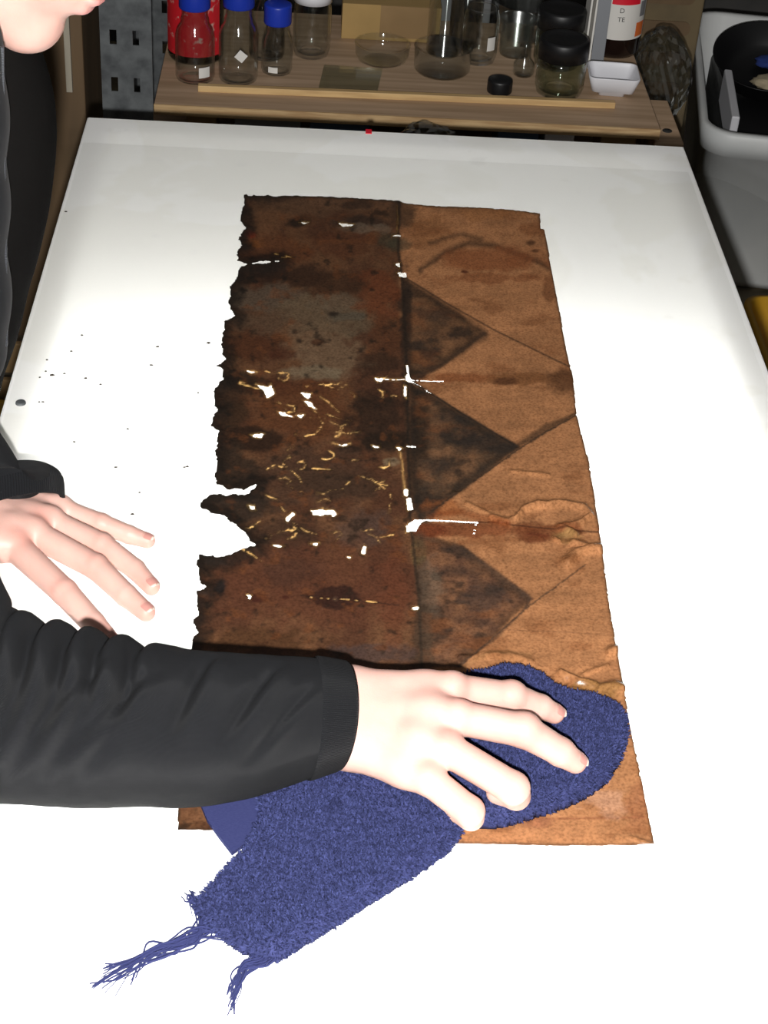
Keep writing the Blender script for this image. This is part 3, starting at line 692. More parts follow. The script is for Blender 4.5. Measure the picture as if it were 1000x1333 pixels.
    blob(375, 358, 75, 15, C(48, 30, 20), .85, side=L); blob(430, 370, 70, 16, C(60, 38, 24), .8, side=L)
    blob(493, 385, 30, 38, C(106, 56, 31), .75, side=L)
    blob(345, 388, 50, 18, C(88, 72, 58), .95, side=L); blob(420, 415, 62, 28, C(100, 82, 62), .9, rot=.2, side=L); blob(345, 420, 55, 18, C(92, 70, 52), .8); blob(440, 395, 36, 12, C(102, 86, 68), .7)
    blob(425, 460, 52, 32, C(112, 88, 66), .9, rot=.35, side=L); blob(408, 486, 45, 9, C(120, 104, 82), .8); blob(450, 412, 28, 7, C(88, 78, 64), .8); blob(433, 409, 10, 5, K, .9)
    blob(330, 450, 38, 20, C(78, 44, 25), .85, side=L); blob(372, 462, 22, 8, C(72, 36, 20), .7); blob(413, 446, 8, 4, C(78, 46, 28), .8); blob(505, 440, 28, 40, C(84, 50, 30), .7, side=L); blob(492, 475, 30, 14, K2, .7, side=L)
    blob(320, 497, 45, 12, K, .85); blob(300, 520, 24, 30, K2, .8); blob(380, 505, 60, 14, C(74, 38, 20), .7)
    blob(400, 540, 80, 40, C(92, 54, 30), .75, side=L); blob(490, 545, 40, 40, C(48, 32, 22), .9, side=L); blob(300, 545, 26, 26, C(56, 38, 24), .85, side=L)
    blob(330, 572, 38, 17, C(46, 29, 18), .95, rough=.3, soft=.25); blob(300, 610, 36, 30, C(48, 36, 26), .9); blob(500, 575, 42, 14, K, .9, side=L); blob(455, 586, 20, 6, K, .9, rough=.2); blob(513, 602, 13, 7, C(130, 110, 84), .8, rough=.9)
    blob(400, 620, 90, 40, C(72, 50, 36), .8, side=L); blob(310, 660, 60, 22, C(46, 36, 28), .9, rough=.4); blob(370, 700, 70, 22, C(58, 40, 28), .8, side=L); blob(470, 690, 40, 30, C(78, 62, 54), .6, side=L); blob(440, 630, 60, 20, C(58, 42, 30), .6)
    blob(420, 760, 170, 60, C(86, 50, 33), .8, side=L, rough=.35); blob(380, 740, 40, 26, C(64, 42, 32), .5); blob(270, 735, 24, 16, K, .85); blob(287, 764, 10, 12, C(30, 25, 24), .95); blob(268, 795, 8, 10, C(100, 62, 34), .8)
    blob(440, 779, 34, 18, C(50, 28, 20), .95, rough=.35, soft=.15); blob(415, 776, 22, 6, C(54, 30, 20), .95, rough=.3, soft=.2); blob(437, 780, 5, 4, C(95, 72, 56), .6); blob(338, 778, 12, 6, C(56, 24, 16), .85); blob(371, 778, 6, 3, C(60, 26, 16), .8)
    blob(330, 835, 90, 16, C(72, 46, 26), .8, side=L); blob(490, 850, 60, 14, C(66, 52, 48), .75); blob(512, 775, 20, 60, C(98, 54, 34), .55, side=L)
    # speckle and smoke on the left half
    mix(K, L*sstep(.62, .80, n2)*.75); mix(C(110, 64, 34), L*sstep(.62, .78, fbm(px*.05, py*.07, 120))*.45)
    # burnt rim on the left edge
    edge = sd
    mix(C(26, 20, 15), sstep(-26, -3, edge+(n2-.5)*26)*sstep(420, 350, px)*.85*(py < 900))
    mix(C(34, 26, 17), sstep(-4, -1, edge)*.6)
    thin = np.maximum(thin, sstep(4, 1.2, hd)*L*.22)
    # right half: dark triangles and smoke
    def tri(poly, c, k, soft=6):
        d = polyd(px+(fbm(px*.05, py*.05, 14)-.5)*7, py+(fbm(px*.05, py*.05, 15)-.5)*7, poly)
        m = sstep(soft, -soft, d)*(.62+.6*(n2-.35))
        mix(c, np.clip(m*k, 0, 1))
        mix(C(38, 30, 24), sstep(.52, .72, fbm(px*.035, py*.06, 210))*sstep(soft, -soft*2, d)*.75)
        mix(K, sstep(-14, -1, d)*sstep(3, -1, d)*.5)
    tri([(523, 362), (632, 434), (605, 455), (570, 478), (533, 492)], C(82, 58, 40), 1.15)
    tri([(535, 500), (675, 582), (610, 632), (548, 674), (535, 640)], C(74, 55, 40), 1.25)
    tri([(540, 690), (600, 712), (690, 780), (640, 832), (598, 868), (548, 868)], C(88, 60, 44), 1.2)
    tri([(752, 538), (690, 574), (668, 582), (712, 552)], C(92, 66, 46), 1.0, 4)
    blob(555, 660, 22, 30, C(40, 33, 27), .8, side=right); blob(545, 560, 16, 60, K, .8, side=right); blob(528, 420, 8, 60, C(44, 32, 24), .85); blob(540, 490, 20, 8, K, .8); blob(560, 770, 18, 50, C(92, 78, 64), .6, side=right); blob(552, 830, 16, 50, C(60, 46, 34), .8)
    blob(620, 690, 90, 10, C(108, 54, 28), .75, side=right, rough=.5); blob(555, 690, 26, 10, C(98, 46, 24), .8, side=right); blob(575, 660, 30, 12, C(140, 78, 36), .6, side=right)
    blob(720, 692, 52, 10, C(96, 50, 26), .8, rough=.8); blob(700, 700, 24, 7, C(88, 40, 22), .8); blob(740, 700, 20, 10, C(130, 104, 62), .6)
    blob(630, 778, 40, 14, C(50, 42, 38), .55, rough=.9); blob(545, 720, 10, 20, C(120, 100, 60), .5)
    blob(522, 280, 22, 16, C(66, 48, 34), .8, rough=.8); blob(518, 318, 18, 10, C(70, 64, 48), .7); blob(560, 300, 30, 22, C(120, 78, 46), .6, side=right)
    fib = fbm(px*.012, py*.11, 230, 4); col = col*(1+right*(.46*(fib-.5)+.34*(fbm(px*.025, py*.03, 240)-.5)))[..., None]
    mix(C(112, 66, 36), right*sstep(.58, .78, fbm(px*.02, py*.05, 250))*.5)
    # top arc of smoke
    for pts, wd, k in (([(545, 352), (580, 328), (612, 316), (650, 322), (690, 338), (716, 352)], 7, .75), ([(560, 315), (600, 305), (625, 312)], 6, .6)):
        d = lined(px+(n2-.5)*12, py+(n1-.5)*8, pts); mix(C(64, 44, 30), sstep(wd, 0, d)*k*right)
    blob(640, 338, 70, 16, C(128, 72, 40), .7, side=right); blob(640, 362, 80, 7, C(118, 66, 36), .6, side=right, rough=.9); blob(605, 354, 5, 2, C(76, 36, 20), .9); blob(692, 317, 6, 4, C(78, 48, 28), .8); blob(697, 327, 7, 3, C(84, 52, 30), .8); blob(715, 375, 8, 22, C(112, 68, 40), .7)
    blob(700, 300, 30, 10, C(124, 76, 44), .7, side=right); blob(640, 278, 50, 10, C(148, 98, 58), .6, side=right)
    # horizontal band at y ~ 495
    blob(680, 494, 70, 9, C(104, 64, 34), .7, rough=.6); blob(735, 496, 26, 18, C(86, 54, 32), .85, rough=.5); blob(655, 497, 20, 6, C(80, 48, 28), .8); blob(600, 492, 40, 7, C(120, 66, 34), .7, side=right)
    # fold and ruled lines
    for pts, wd, c, k in (([(525, 360), (580, 394), (640, 428), (742, 478)], 1.8, C(66, 46, 32), .8), ([(536, 497), (600, 538), (674, 582)], 2.2, C(44, 34, 26), .9), ([(750, 541), (700, 569), (620, 624), (548, 676)], 1.8, C(60, 44, 32), .85), ([(630, 434), (575, 476), (540, 494)], 4, C(60, 42, 30), .6),
                          ([(762, 736), (690, 788), (600, 868)], 1.6, C(74, 54, 40), .8), ([(600, 712), (650, 748), (690, 778), (686, 792)], 3.5, C(64, 48, 38), .6), ([(560, 640), (530, 676)], 3, C(50, 36, 26), .6), ([(660, 820), (800, 826)], 1.0, C(118, 80, 54), .6), ([(700, 590), (765, 580)], 1.2, C(120, 80, 50), .5),
                          ([(600, 870), (640, 850), (690, 852)], 4, C(134, 96, 62), .5), ([(600, 1068), (840, 1064)], 2.2, C(128, 78, 52), .7), ([(519, 262), (519, 330), (525, 380), (530, 495), (531, 580), (534, 680), (546, 780), (549, 870), (563, 1098)], 3.6, C(40, 30, 22), .85),
                          ([(531, 500), (536, 600), (540, 670)], 13, C(36, 28, 22), .7), ([(530, 375), (531, 490)], 9, C(44, 32, 24), .6), ([(546, 700), (552, 780), (556, 868)], 12, C(66, 52, 40), .55), ([(390, 775), (520, 788)], 1.2, C(48, 30, 22), .8), ([(284, 575), (330, 640)], 1.0, K, .3)):
        d = lined(px+(n3-.5)*3, py+(n3-.5)*2, pts); mix(c, sstep(wd, wd*.2, d)*k)
    # wet, cockled ridges: raised and glossy, so that the flash glints on them
    for pts, wd, c, k in (([(622, 681), (680, 685), (730, 690), (780, 692)], 1.5, C(58, 30, 18), .85), ([(560, 672), (600, 668), (660, 684)], 7, C(124, 62, 28), .5), ([(600, 706), (650, 704), (700, 702), (760, 704)], 6, C(112, 62, 32), .45),
                          ([(545, 510), (600, 545), (668, 583)], 9, C(42, 34, 27), .6), ([(668, 584), (610, 628), (560, 668)], 8, C(48, 38, 30), .6), ([(592, 712), (640, 742), (688, 778)], 8, C(66, 50, 40), .55), ([(528, 366), (580, 398), (632, 432)], 7, C(52, 38, 28), .55), ([(632, 436), (580, 470), (545, 490)], 8, C(54, 40, 30), .5),
                          ([(598, 868), (640, 834), (688, 788)], 3, C(58, 44, 35), .6)):
        d = lined(px+(n2-.5)*9, py+(n1-.5)*6, pts); mix(c, np.clip(sstep(wd, wd*.15, d)*k*(.55+.9*n2), 0, 1)*right)
    for bx2, by2, rx2, ry2, k2 in ((605, 572, 46, 13, .75), (570, 610, 34, 12, .6), (640, 580, 26, 10, .6), (590, 545, 30, 7, .6), (560, 410, 26, 9, .6), (580, 440, 30, 8, .5), (555, 455, 18, 12, .5), (640, 765, 30, 9, .6), (600, 745, 26, 8, .5), (580, 715, 34, 6, .5), (620, 810, 34, 8, .45)):
        blob(bx2, by2, rx2, ry2, C(40, 34, 30), k2, rot=.15, rough=1.1, soft=.9, f=.05, side=right)
    def streak(pts, wd, k=.9, c=None):
        nonlocal wet, ridge
        d = lined(px+(n2-.5)*6, (py+(n2-.5)*6), pts); wet = np.maximum(wet, sstep(wd*3.2, wd*.8, d)); ridge = np.maximum(ridge, k*np.clip(wd/4.5, .35, 1.3)*np.exp(-(d/np.maximum(wd*.95, 2.6))**2))
    streak([(673, 676), (678, 665), (700, 658), (735, 657), (760, 662), (769, 672), (758, 681), (740, 684), (728, 686)], 4.4); streak([(728, 686), (742, 692), (750, 698)], 4.5); streak([(738, 733), (752, 722), (768, 716), (780, 716)], 6.5); streak([(748, 708), (766, 714)], 5, .8)
    streak([(640, 675), (662, 679), (672, 677)], 4, .7); streak([(722, 702), (728, 706)], 3, .8); streak([(600, 645), (590, 642)], 1.5, .5); streak([(665, 615), (690, 617), (713, 619)], 1.8, .75); streak([(606, 655), (640, 672), (655, 680)], 2.6, .5, C(170, 120, 66))
    streak([(730, 878), (752, 888), (776, 895)], 5, .95); streak([(745, 885), (738, 880)], 4, .9); streak([(780, 900), (800, 896), (812, 901)], 8, .9); streak([(796, 852), (806, 848)], 7, .9); streak([(744, 896), (780, 906)], 2, .6); streak([(756, 882), (790, 866)], 3, .5)
    streak([(600, 858), (660, 852), (690, 862)], 5, .35, C(190, 150, 96)); blob(770, 905, 50, 14, C(118, 86, 46), .7)
    blob(700, 1070, 22, 10, C(120, 74, 52), .6, rough=.3); blob(698, 1072, 9, 5, C(160, 104, 72), .7, rough=.3); blob(790, 1040, 30, 22, C(176, 136, 112), .45, rough=.9); blob(830, 1050, 16, 30, C(134, 82, 54), .5); streak([(820, 1090), (850, 1100)], 1.2, .8)
    # fine glowing cracks in the left half
    rs = np.random.default_rng(12); cr = np.full(px.shape, 1e3); lowm = (px > 300) & (px < 545)
    named = [[(345, 484), (357, 487), (369, 487)], [(312, 500), (330, 506), (345, 508)], [(415, 516), (428, 524), (440, 536)], [(405, 530), (414, 540), (420, 552)], [(425, 540), (440, 545), (455, 548)], [(430, 550), (445, 556)], [(372, 588), (382, 578), (376, 600)], [(385, 566), (398, 568), (412, 566), (418, 556)],
             [(348, 611), (358, 606), (372, 609)], [(396, 609), (420, 611), (435, 612)], [(375, 609), (390, 622), (400, 645)], [(430, 640), (446, 636), (455, 628)], [(468, 620), (490, 628), (502, 638)], [(505, 668), (510, 654), (508, 644)], [(335, 681), (345, 678), (353, 677)], [(377, 677), (384, 684), (389, 692)], [(412, 655), (425, 650), (436, 657)], [(378, 592), (368, 604)],
             [(399, 504), (420, 500), (440, 508)], [(440, 560), (452, 566), (470, 562)], [(350, 520), (365, 526), (372, 534)], [(320, 500), (312, 498)], [(345, 735), (330, 724), (310, 716)], [(495, 700), (512, 696)], [(365, 660), (372, 668)], [(322, 690), (335, 682)], [(468, 718), (460, 722)], [(360, 332), (380, 336)], [(368, 337), (378, 334)]]
    for _ in range(30):
        x = rs.uniform(325, 520); y = rs.uniform(485, 715); a = rs.uniform(-.7, .7); pts = [(x, y)]
        for _k in range(rs.integers(2, 5)):
            x += 8*math.cos(a); y += 6*math.sin(a); a += rs.uniform(-1.5, 1.5); pts.append((x, y))
        named.append(pts)
    sub = np.argwhere(lowm); sx = px[lowm]; sy = py[lowm]; cc = np.full(sx.shape, 1e3); jx = (n3[lowm]-.5)*5
    for pts in named: cc = np.minimum(cc, lined(sx+jx, sy+jx*.6, pts))
    cr[lowm] = cc
    vis = sstep(.3, .6, fbm(px*.09, py*.09, 140))
    thin = np.maximum(thin, sstep(4.0, .8, cr)*.18*vis*L)
    cw = .45+1.0*sstep(.45, .75, fbm(px*.12, py*.12, 175)); thin = np.maximum(thin, sstep(cw*1.25, cw*.4, cr)*.95*vis*L)
    thin = np.maximum(thin, sstep(1.2, .2, hd)*.6*L)
    dash = lined(px, py, [(404, 778), (440, 780), (490, 784)]); thin = np.maximum(thin, sstep(1.2, .4, dash)*sstep(.45, .6, vnoise(px*.22, py*.02, 3))*.9)
    col = col*(1+.14*right)[..., None]
    # ground-in grain
    col = col*(.82+.36*n3)[..., None]
    # relief
    hz = .0016+.0014*fbm(gx*14, gy*14, 150)+.0010*(n2-.3)*L+.0018*sstep(3, 0, np.abs(px-foldx)/3)*.5+.003*sstep(-14, 0, sd)*L*fbm(px*.05, py*.05, 160)
    streakh = lined(px, py, [(673, 676), (678, 665), (700, 658), (735, 657), (760, 662), (769, 672), (758, 681), (740, 684), (728, 686)]); hz = hz+RIDGE*ridge
    # snap the border vertices to the outline
    gfx, gfy = np.gradient(field, g); nn = np.hypot(gfx, gfy)+1e-6
    keepv = field < 0
    keepf = (field[:-1, :-1]+field[1:, :-1]+field[1:, 1:]+field[:-1, 1:])/4 < 0
    mv = np.where((field > 0) & (field < 6), field, 0)
    ddx = np.clip(-mv*gfx/nn**2, -g*.8, g*.8); ddy = np.clip(-mv*gfy/nn**2, -g*.8, g*.8)
    V = np.stack([gx+ddx, gy+ddy, TZ+hz], -1).reshape(-1, 3)
    i, j = np.nonzero(keepf); a = i*ny+j
    Q = np.stack([a, a+ny, a+ny+1, a+1], 1)
    used = np.zeros(nx*ny, bool); used[Q.ravel()] = True; re = np.cumsum(used)-1
    fx = np.stack([thin, wet, 0*thin], -1)
    return V[used], re[Q], col.reshape(-1, 3)[used], fx.reshape(-1, 3)[used]
RIDGE = .0050
dv, df, dc, dfx = build_document()
MAT['hide'] = P('scorched_hide', (.2, .1, .05), .5, spec=.35, attr=True, noise=(420, (.62, .58, .55), .42, .7), bump=(260, .25, .0008))
doc = mesh('scorched_sheet', dv, df, MAT['hide'], colors=dc*DOCGAIN, label='long scorched brown parchment sheet with ragged left edge and holes, lying on the table', cat='parchment')
fa_ = doc.data.color_attributes.new('Fx', 'FLOAT_COLOR', 'POINT'); c4 = np.ones((len(dv), 4), np.float32); c4[:, :3] = dfx; fa_.data.foreach_set('color', c4.ravel())
nt = MAT['hide'].node_tree; pb_ = nt.nodes['Principled BSDF']; va = nt.nodes.new('ShaderNodeVertexColor'); va.layer_name = 'Fx'; se = nt.nodes.new('ShaderNodeSeparateColor'); nt.links.new(va.outputs[0], se.inputs[0])
mr = nt.nodes.new('ShaderNodeMapRange'); mr.inputs[3].default_value = .5; mr.inputs[4].default_value = .26; nt.links.new(se.outputs[1], mr.inputs[0]); nt.links.new(mr.outputs[0], pb_.inputs['Roughness'])
tl = nt.nodes.new('ShaderNodeBsdfTranslucent'); tl.inputs[0].default_value = (.97, .76, .46, 1)      # worn thin: the light table shines through
mx_ = nt.nodes.new('ShaderNodeMixShader'); nt.links.new(se.outputs[0], mx_.inputs[0]); nt.links.new(pb_.outputs[0], mx_.inputs[1]); nt.links.new(tl.outputs[0], mx_.inputs[2]); nt.links.new(mx_.outputs[0], nt.nodes['Material Output'].inputs[0])
md = doc.modifiers.new('thickness', 'SOLIDIFY'); md.thickness = .0003; md.offset = -1

# ------------------------------------------------------------------ blue towel
def build_towel():
    g = .00125
    Lp = [(330, 1030), (338, 1062), (318, 1104), (303, 1120), (275, 1150), (250, 1178), (262, 1195), (282, 1214), (312, 1236), (345, 1246), (364, 1248), (400, 1226), (470, 1182), (540, 1138), (588, 1104), (600, 1088), (606, 1070), (612, 1040), (560, 960), (450, 960), (400, 985)]
    Up = [(520, 900), (600, 884), (636, 877), (662, 871), (690, 876), (706, 884), (722, 897), (742, 905), (775, 909), (800, 921), (816, 937), (817, 960), (808, 990), (792, 1016), (765, 1034), (745, 1045), (700, 1060), (660, 1071), (630, 1075), (600, 1062), (520, 1000)]
    a = at(np.array([p[0] for p in Lp+Up]), np.array([p[1] for p in Lp+Up])); lo = a.min(0)-.02; hi = a.max(0)+.02
    X = np.arange(lo[0], hi[0], g); Y = np.arange(lo[1], hi[1], g); nx, ny = len(X), len(Y)
    gx, gy = np.meshgrid(X, Y, indexing='ij')
    q = proj(np.stack([gx, gy, np.full_like(gx, TZ+.008)], -1)); px, py = q[..., 0], q[..., 1]
    jit = (fbm(gx*420, gy*420, 7, 2)-.5)*3.2
    dL = -polyd(px, py, Lp)+jit; dU = -polyd(px, py, Up)+jit
    def dome(d, w, h): t = np.clip(d/w, 0, 1); return h*np.sqrt(np.clip(1-(1-t)**2, 0, 1))
    fold = lined(px, py, [(364, 1248), (470, 1182), (588, 1104), (604, 1072)])
    hL = dome(dL, 9, .0085)+.006*np.exp(-((fold-16)/14)**2)*(dL > 0)*sstep(0, 14, dL)
    hU = dome(dU, 16, .016)+.007*np.exp(-(((px-650)/60)**2+((py-960)/40)**2))*sstep(0, 30, dU)
    hU = hU+.004*np.exp(-((lined(px, py, [(600, 1040), (680, 1010), (760, 1010)])-5)/7)**2)*sstep(0, 20, dU)
    ridge = np.exp(-(lined(px, py, [(470, 1020), (520, 1060), (580, 1078)])/12)**2)*.006
    hL = hL+ridge*(dL > 0)
    under = .010*np.exp(-(((px-520)/90)**2+((py-985)/45)**2))
    d = np.maximum(dL, dU); h = np.maximum(hL, hU)+under*(d > 0)
    h = h*(1-.0)+(d > 0)*(.0035*(fbm(gx*38, gy*38, 31)-.5)+.0034*(fbm(gx*330, gy*330, 33, 2)-.5))*sstep(0, 8, d)
    zb = TZ+np.maximum(h, 0)+.0030
    kf = (d[:-1, :-1] > 0) & (d[1:, :-1] > 0) & (d[1:, 1:] > 0) & (d[:-1, 1:] > 0)
    i, j = np.nonzero(kf); b = i*ny+j; Q = np.stack([b, b+ny, b+ny+1, b+1], 1)
    # closed underneath
    V = np.stack([gx, gy, zb], -1).reshape(-1, 3); V2 = V.copy(); V2[:, 2] = TZ+.0026
    used = np.zeros(nx*ny, bool); used[Q.ravel()] = True; re = np.cumsum(used)-1; n = used.sum()
    Qt = re[Q]; faces = [Qt, (Qt+n)[:, ::-1]]
    E = np.concatenate([Qt[:, [k, (k+1) % 4]] for k in range(4)]); key = np.sort(E, 1); kk = key[:, 0]*n+key[:, 1]
    u, idx, cnt = np.unique(kk, return_index=True, return_counts=True); bd = E[idx[cnt == 1]]
    faces.append(np.stack([bd[:, 1], bd[:, 0], bd[:, 0]+n, bd[:, 1]+n], 1))
    # terry loops
    gzx, gzy = np.gradient(zb, g)
    cells = np.argwhere(kf); rs = np.random.default_rng(2)
    m = 95000; pick = cells[rs.integers(0, len(cells), m)]
    f = rs.random((m, 2)); ii, jj = pick[:, 0], pick[:, 1]
    P0 = np.stack([X[ii]+f[:, 0]*g, Y[jj]+f[:, 1]*g, zb[ii, jj]*(1-f[:, 0])+zb[ii+1, jj]*f[:, 0]-.0004], 1)
    N = np.stack([-gzx[ii, jj], -gzy[ii, jj], np.ones(m)], 1); N[:, :2] = np.clip(N[:, :2], -2.5, 2.5); N += rs.normal(0, .55, (m, 3)); N /= np.linalg.norm(N, axis=1)[:, None]
    S = np.cross(N, rs.normal(size=(m, 3))); S /= np.linalg.norm(S, axis=1)[:, None]+1e-9
    Ln = rs.uniform(.0018, .0042, (m, 1)); W = rs.uniform(.0004, .0008, (m, 1))
    A = P0-S*W; B = P0+S*W; Cc = P0+N*Ln*.7+S*W*.8; Dd = P0+N*Ln+rs.normal(0, .0006, (m, 3))
    PV = np.stack([A, B, Cc, Dd], 1).reshape(-1, 3); k = np.arange(m)*4
    PF = np.concatenate([np.stack([k, k+1, k+2], 1), np.stack([k, k+2, k+3], 1)])
    sh = np.repeat(rs.uniform(.55, 1.45, m), 4)
    pc = np.array([.031, .037, .106])[None]*sh[:, None]
    return np.vstack([V[used], V2[used]]), np.vstack(faces), PV, PF, pc
MAT['towel'] = P('blue_terry', (.026, .030, .088), .95, spec=.1, noise=(300, (.04, .046, .13), .4, .65))
MAT['pile'] = P('blue_terry_loops', (.04, .05, .17), .95, spec=.1, attr=True)
MAT['twill'] = P('blue_twill_hem', (.031, .036, .104), .9, spec=.1, noise=(500, (.024, .028, .09), .4, .6), stretch=(1, 6, 1))
tv, tf, pv, pf, pcol = build_towel()
tw = thing('blue_towel', (*at(460, 1090)[:2], TZ), 'frayed dark blue terry towel held under the hand wiping the sheet', 'towel')
mesh('cloth', tv, tf, MAT['towel'], tw)
mesh('terry_pile', pv, pf, MAT['pile'], tw, colors=pcol, kind='stuff')
# flat woven hem that shows at the fold
hp = [(256, 1040), (260, 1052), (270, 1076), (285, 1097), (302, 1119), (320, 1106), (340, 1064), (336, 1030)]
hv = [at(x, y) for x, y in hp]; n = len(hp)
V = np.array([[p[0], p[1], TZ+.004] for p in hv]+[[p[0], p[1], TZ+.0075] for p in hv])
o = mesh('hem', V, [tuple(range(n))[::-1], tuple(range(n, 2*n))]+[(k, (k+1) % n, n+(k+1) % n, n+k) for k in range(n)], MAT['twill'], tw, smooth=False)
# frayed ends
def fringe(path, n, spread0, spread1, seed, tips=None):
    rs = np.random.default_rng(seed); parts = []
    for s in range(n):
        k0 = rs.uniform(-1, 1); end = tips[rs.integers(len(tips))]
        pts = [np.array(path[0])+k0*np.array(spread0)]
        for q in path[1:]: pts.append(np.array(q)+rs.normal(0, 5.5, 2)*np.array(spread1))
        pts.append((np.array(path[-1])+np.array(end))/2+rs.normal(0, 3, 2)); pts.append(np.array(end)+rs.normal(0, 4.5, 2))
        c = catmull(pts, 26); c += np.cumsum(rs.normal(0, .35, c.shape), 0)
        hh = .0012+.004*rs.random()*np.sin(np.linspace(0, 3.1, 26))+.003*np.linspace(1, 0, 26)
        P3 = at(c[:, 0], c[:, 1]); P3[:, 2] = TZ+hh+.0012
        parts.append(tube(P3, np.linspace(.0009, .00045, 26)*rs.uniform(.7, 1.2), 5))
    return merge(*parts)
mesh('fringe', *fringe([(282, 1208), (258, 1222), (233, 1235), (200, 1250)], 30, (30, 28), (1, 1), 3, [(116, 1285), (140, 1289), (150, 1262), (133, 1268), (165, 1275)]), MAT['pile'].copy(), tw)
mesh('fringe', *fringe([(346, 1244), (336, 1258), (316, 1272)], 22, (20, 3), (1, 1), 8, [(302, 1316), (295, 1298), (304, 1296), (300, 1322)]), MAT['twill'], tw)
mesh('fringe', *fringe([(254, 1178), (250, 1180)], 12, (5, 6), (.7, .7), 5, [(244, 1172), (242, 1182), (248, 1190), (252, 1170)]), MAT['twill'], tw)
for o in tw.children:
    if o.name.startswith('fringe'): o.data.materials[0] = MAT['twill']

# ------------------------------------------------------------------ the person
def J(x, y, h): return at(x, y, h)
def palm(Fd, wr, mcps, rw, rm, k=.012):
    for i, m in enumerate(mcps):
        t = i/3.0; w_ = wr[0]*(1-t)+wr[1]*t
        Fd.cone(w_, m, rw[0]*(1-t)+rw[1]*t, rm[i], k)
    for i in range(3):
        Fd.cone((mcps[i]*.75+wr[0]*(1-(i+.5)/3)*.25+wr[1]*((i+.5)/3)*.25), (mcps[i+1]*.75+wr[0]*(1-(i+.5)/3)*.25+wr[1]*((i+.5)/3)*.25), rm[i]*.95, rm[i+1]*.95, k)
def nail(tipdir_a, tip, r, parent_list, ln=.0115, wd=.0062, upv=np.array([0, 0, 1.0]), roll=0.0):
    ax = tip-tipdir_a; ax /= np.linalg.norm(ax); up = upv-ax*(upv@ax); up /= np.linalg.norm(up); sd = np.cross(ax, up)
    up, sd = up*math.cos(roll)+sd*math.sin(roll), sd*math.cos(roll)-up*math.sin(roll)
    V = []; C_ = []; nu, nv = 9, 10
    for b in range(nv):
        v = b/(nv-1); ww = wd*(1-.35*max(0, .35-v)/.35*max(0, .35-v)/.35-.25*max(0, v-.8)/.2)
        for a in range(nu):
            u = -1+2*a/(nu-1); an = u*ww/r
            s = tip+ax*(-ln*.72+ln*v+ r*.36) ; taper = r*(1.0-.33*max(0, v-.45)**1.3)
            V.append(s+up*(taper*1.035*math.cos(an))+sd*(taper*1.035*math.sin(an)))
            edge = v > .90-.05*abs(u)
            C_.append((.66, .56, .48) if edge else ((.45, .215, .185) if v > .2 else (.52, .30, .25)))
    Fc = [(b*nu+a, b*nu+a+1, (b+1)*nu+a+1, (b+1)*nu+a) for b in range(nv-1) for a in range(nu-1)]
    parent_list.append((np.array(V), Fc, np.array(C_)))
NAILS = []
def grid_for(pts, m, h):
    P_ = np.array(pts); return Field(P_.min(0)-m, P_.max(0)+m, h)

# right hand on the towel
def right_hand():
    I = [J(588, 897, .070), J(666, 906, .058), J(704, 920, .044), J(722, 929, .036)]
    Md = [J(595, 934, .070), J(682, 951, .064), J(730, 979, .046), J(749, 992, .036)]
    Rg = [J(580, 974, .062), J(668, 1026, .053), J(672, 1036, .034), J(648, 1032, .026)]
    Pk = [J(556, 1013, .050), J(611, 1056, .041), J(613, 1064, .027), J(592, 1056, .022)]
    wr = [J(452, 901, .060), J(450, 966, .045)]; fa = [J(330, 915, .060), J(330, 950, .052)]
    Fd = grid_for(I+Md+Rg+Pk+wr+fa, .03, .0014)
    for a, b in zip(wr, fa): Fd.cone(a, b, .0180, .0215, .02)
    palm(Fd, wr, [I[0], Md[0], Rg[0], Pk[0]], (.0180, .0180), (.0128, .0132, .0130, .0122))
    for ch, rr in ((I, (.0118, .0108, .0092, .0078)), (Md, (.0126, .0124, .0106, .0086)), (Rg, (.0122, .0118, .0100, .0085)), (Pk, (.0114, .0108, .0092, .0076))):
        Fd.chain(ch, rr, .003)
    up = np.array([0, -.35, .94])
    for m, r, dz in ((I[0], .0090, .0052), (Md[0], .0088, .0044), (Rg[0], .0086, .0040), (Pk[0], .0080, .0040)): Fd.ell(m+up*dz, (r, r, r), k=.008)
    for m, r in ((I[1], .0106), (Md[1], .0120)): Fd.ell(m+np.array([0, 0, .0016]), (r, r, r), k=.004)
    Fd.chain([J(492, 905, .048), J(545, 905, .036), J(598, 908, .030), J(632, 912, .026)], (.016, .0145, .0118, .009), .01)
    V, Q = Fd.surface()
    nail(I[2], I[3], .0080, NAILS, roll=.15); nail(Md[2], Md[3], .0088, NAILS, roll=.1)
    red = [(I[0], .016, .35), (J(600, 918, .078), .010, .45), (J(580, 964, .073), .008, .4), (J(557, 1004, .06), .008, .35), (I[1], .013, .35), (Md[1], .014, .45), (Md[2], .011, .35), (I[3], .011, .5), (Md[3], .012, .5), (Rg[1], .012, .2), (Pk[1], .012, .2)]
    return V, Q, red
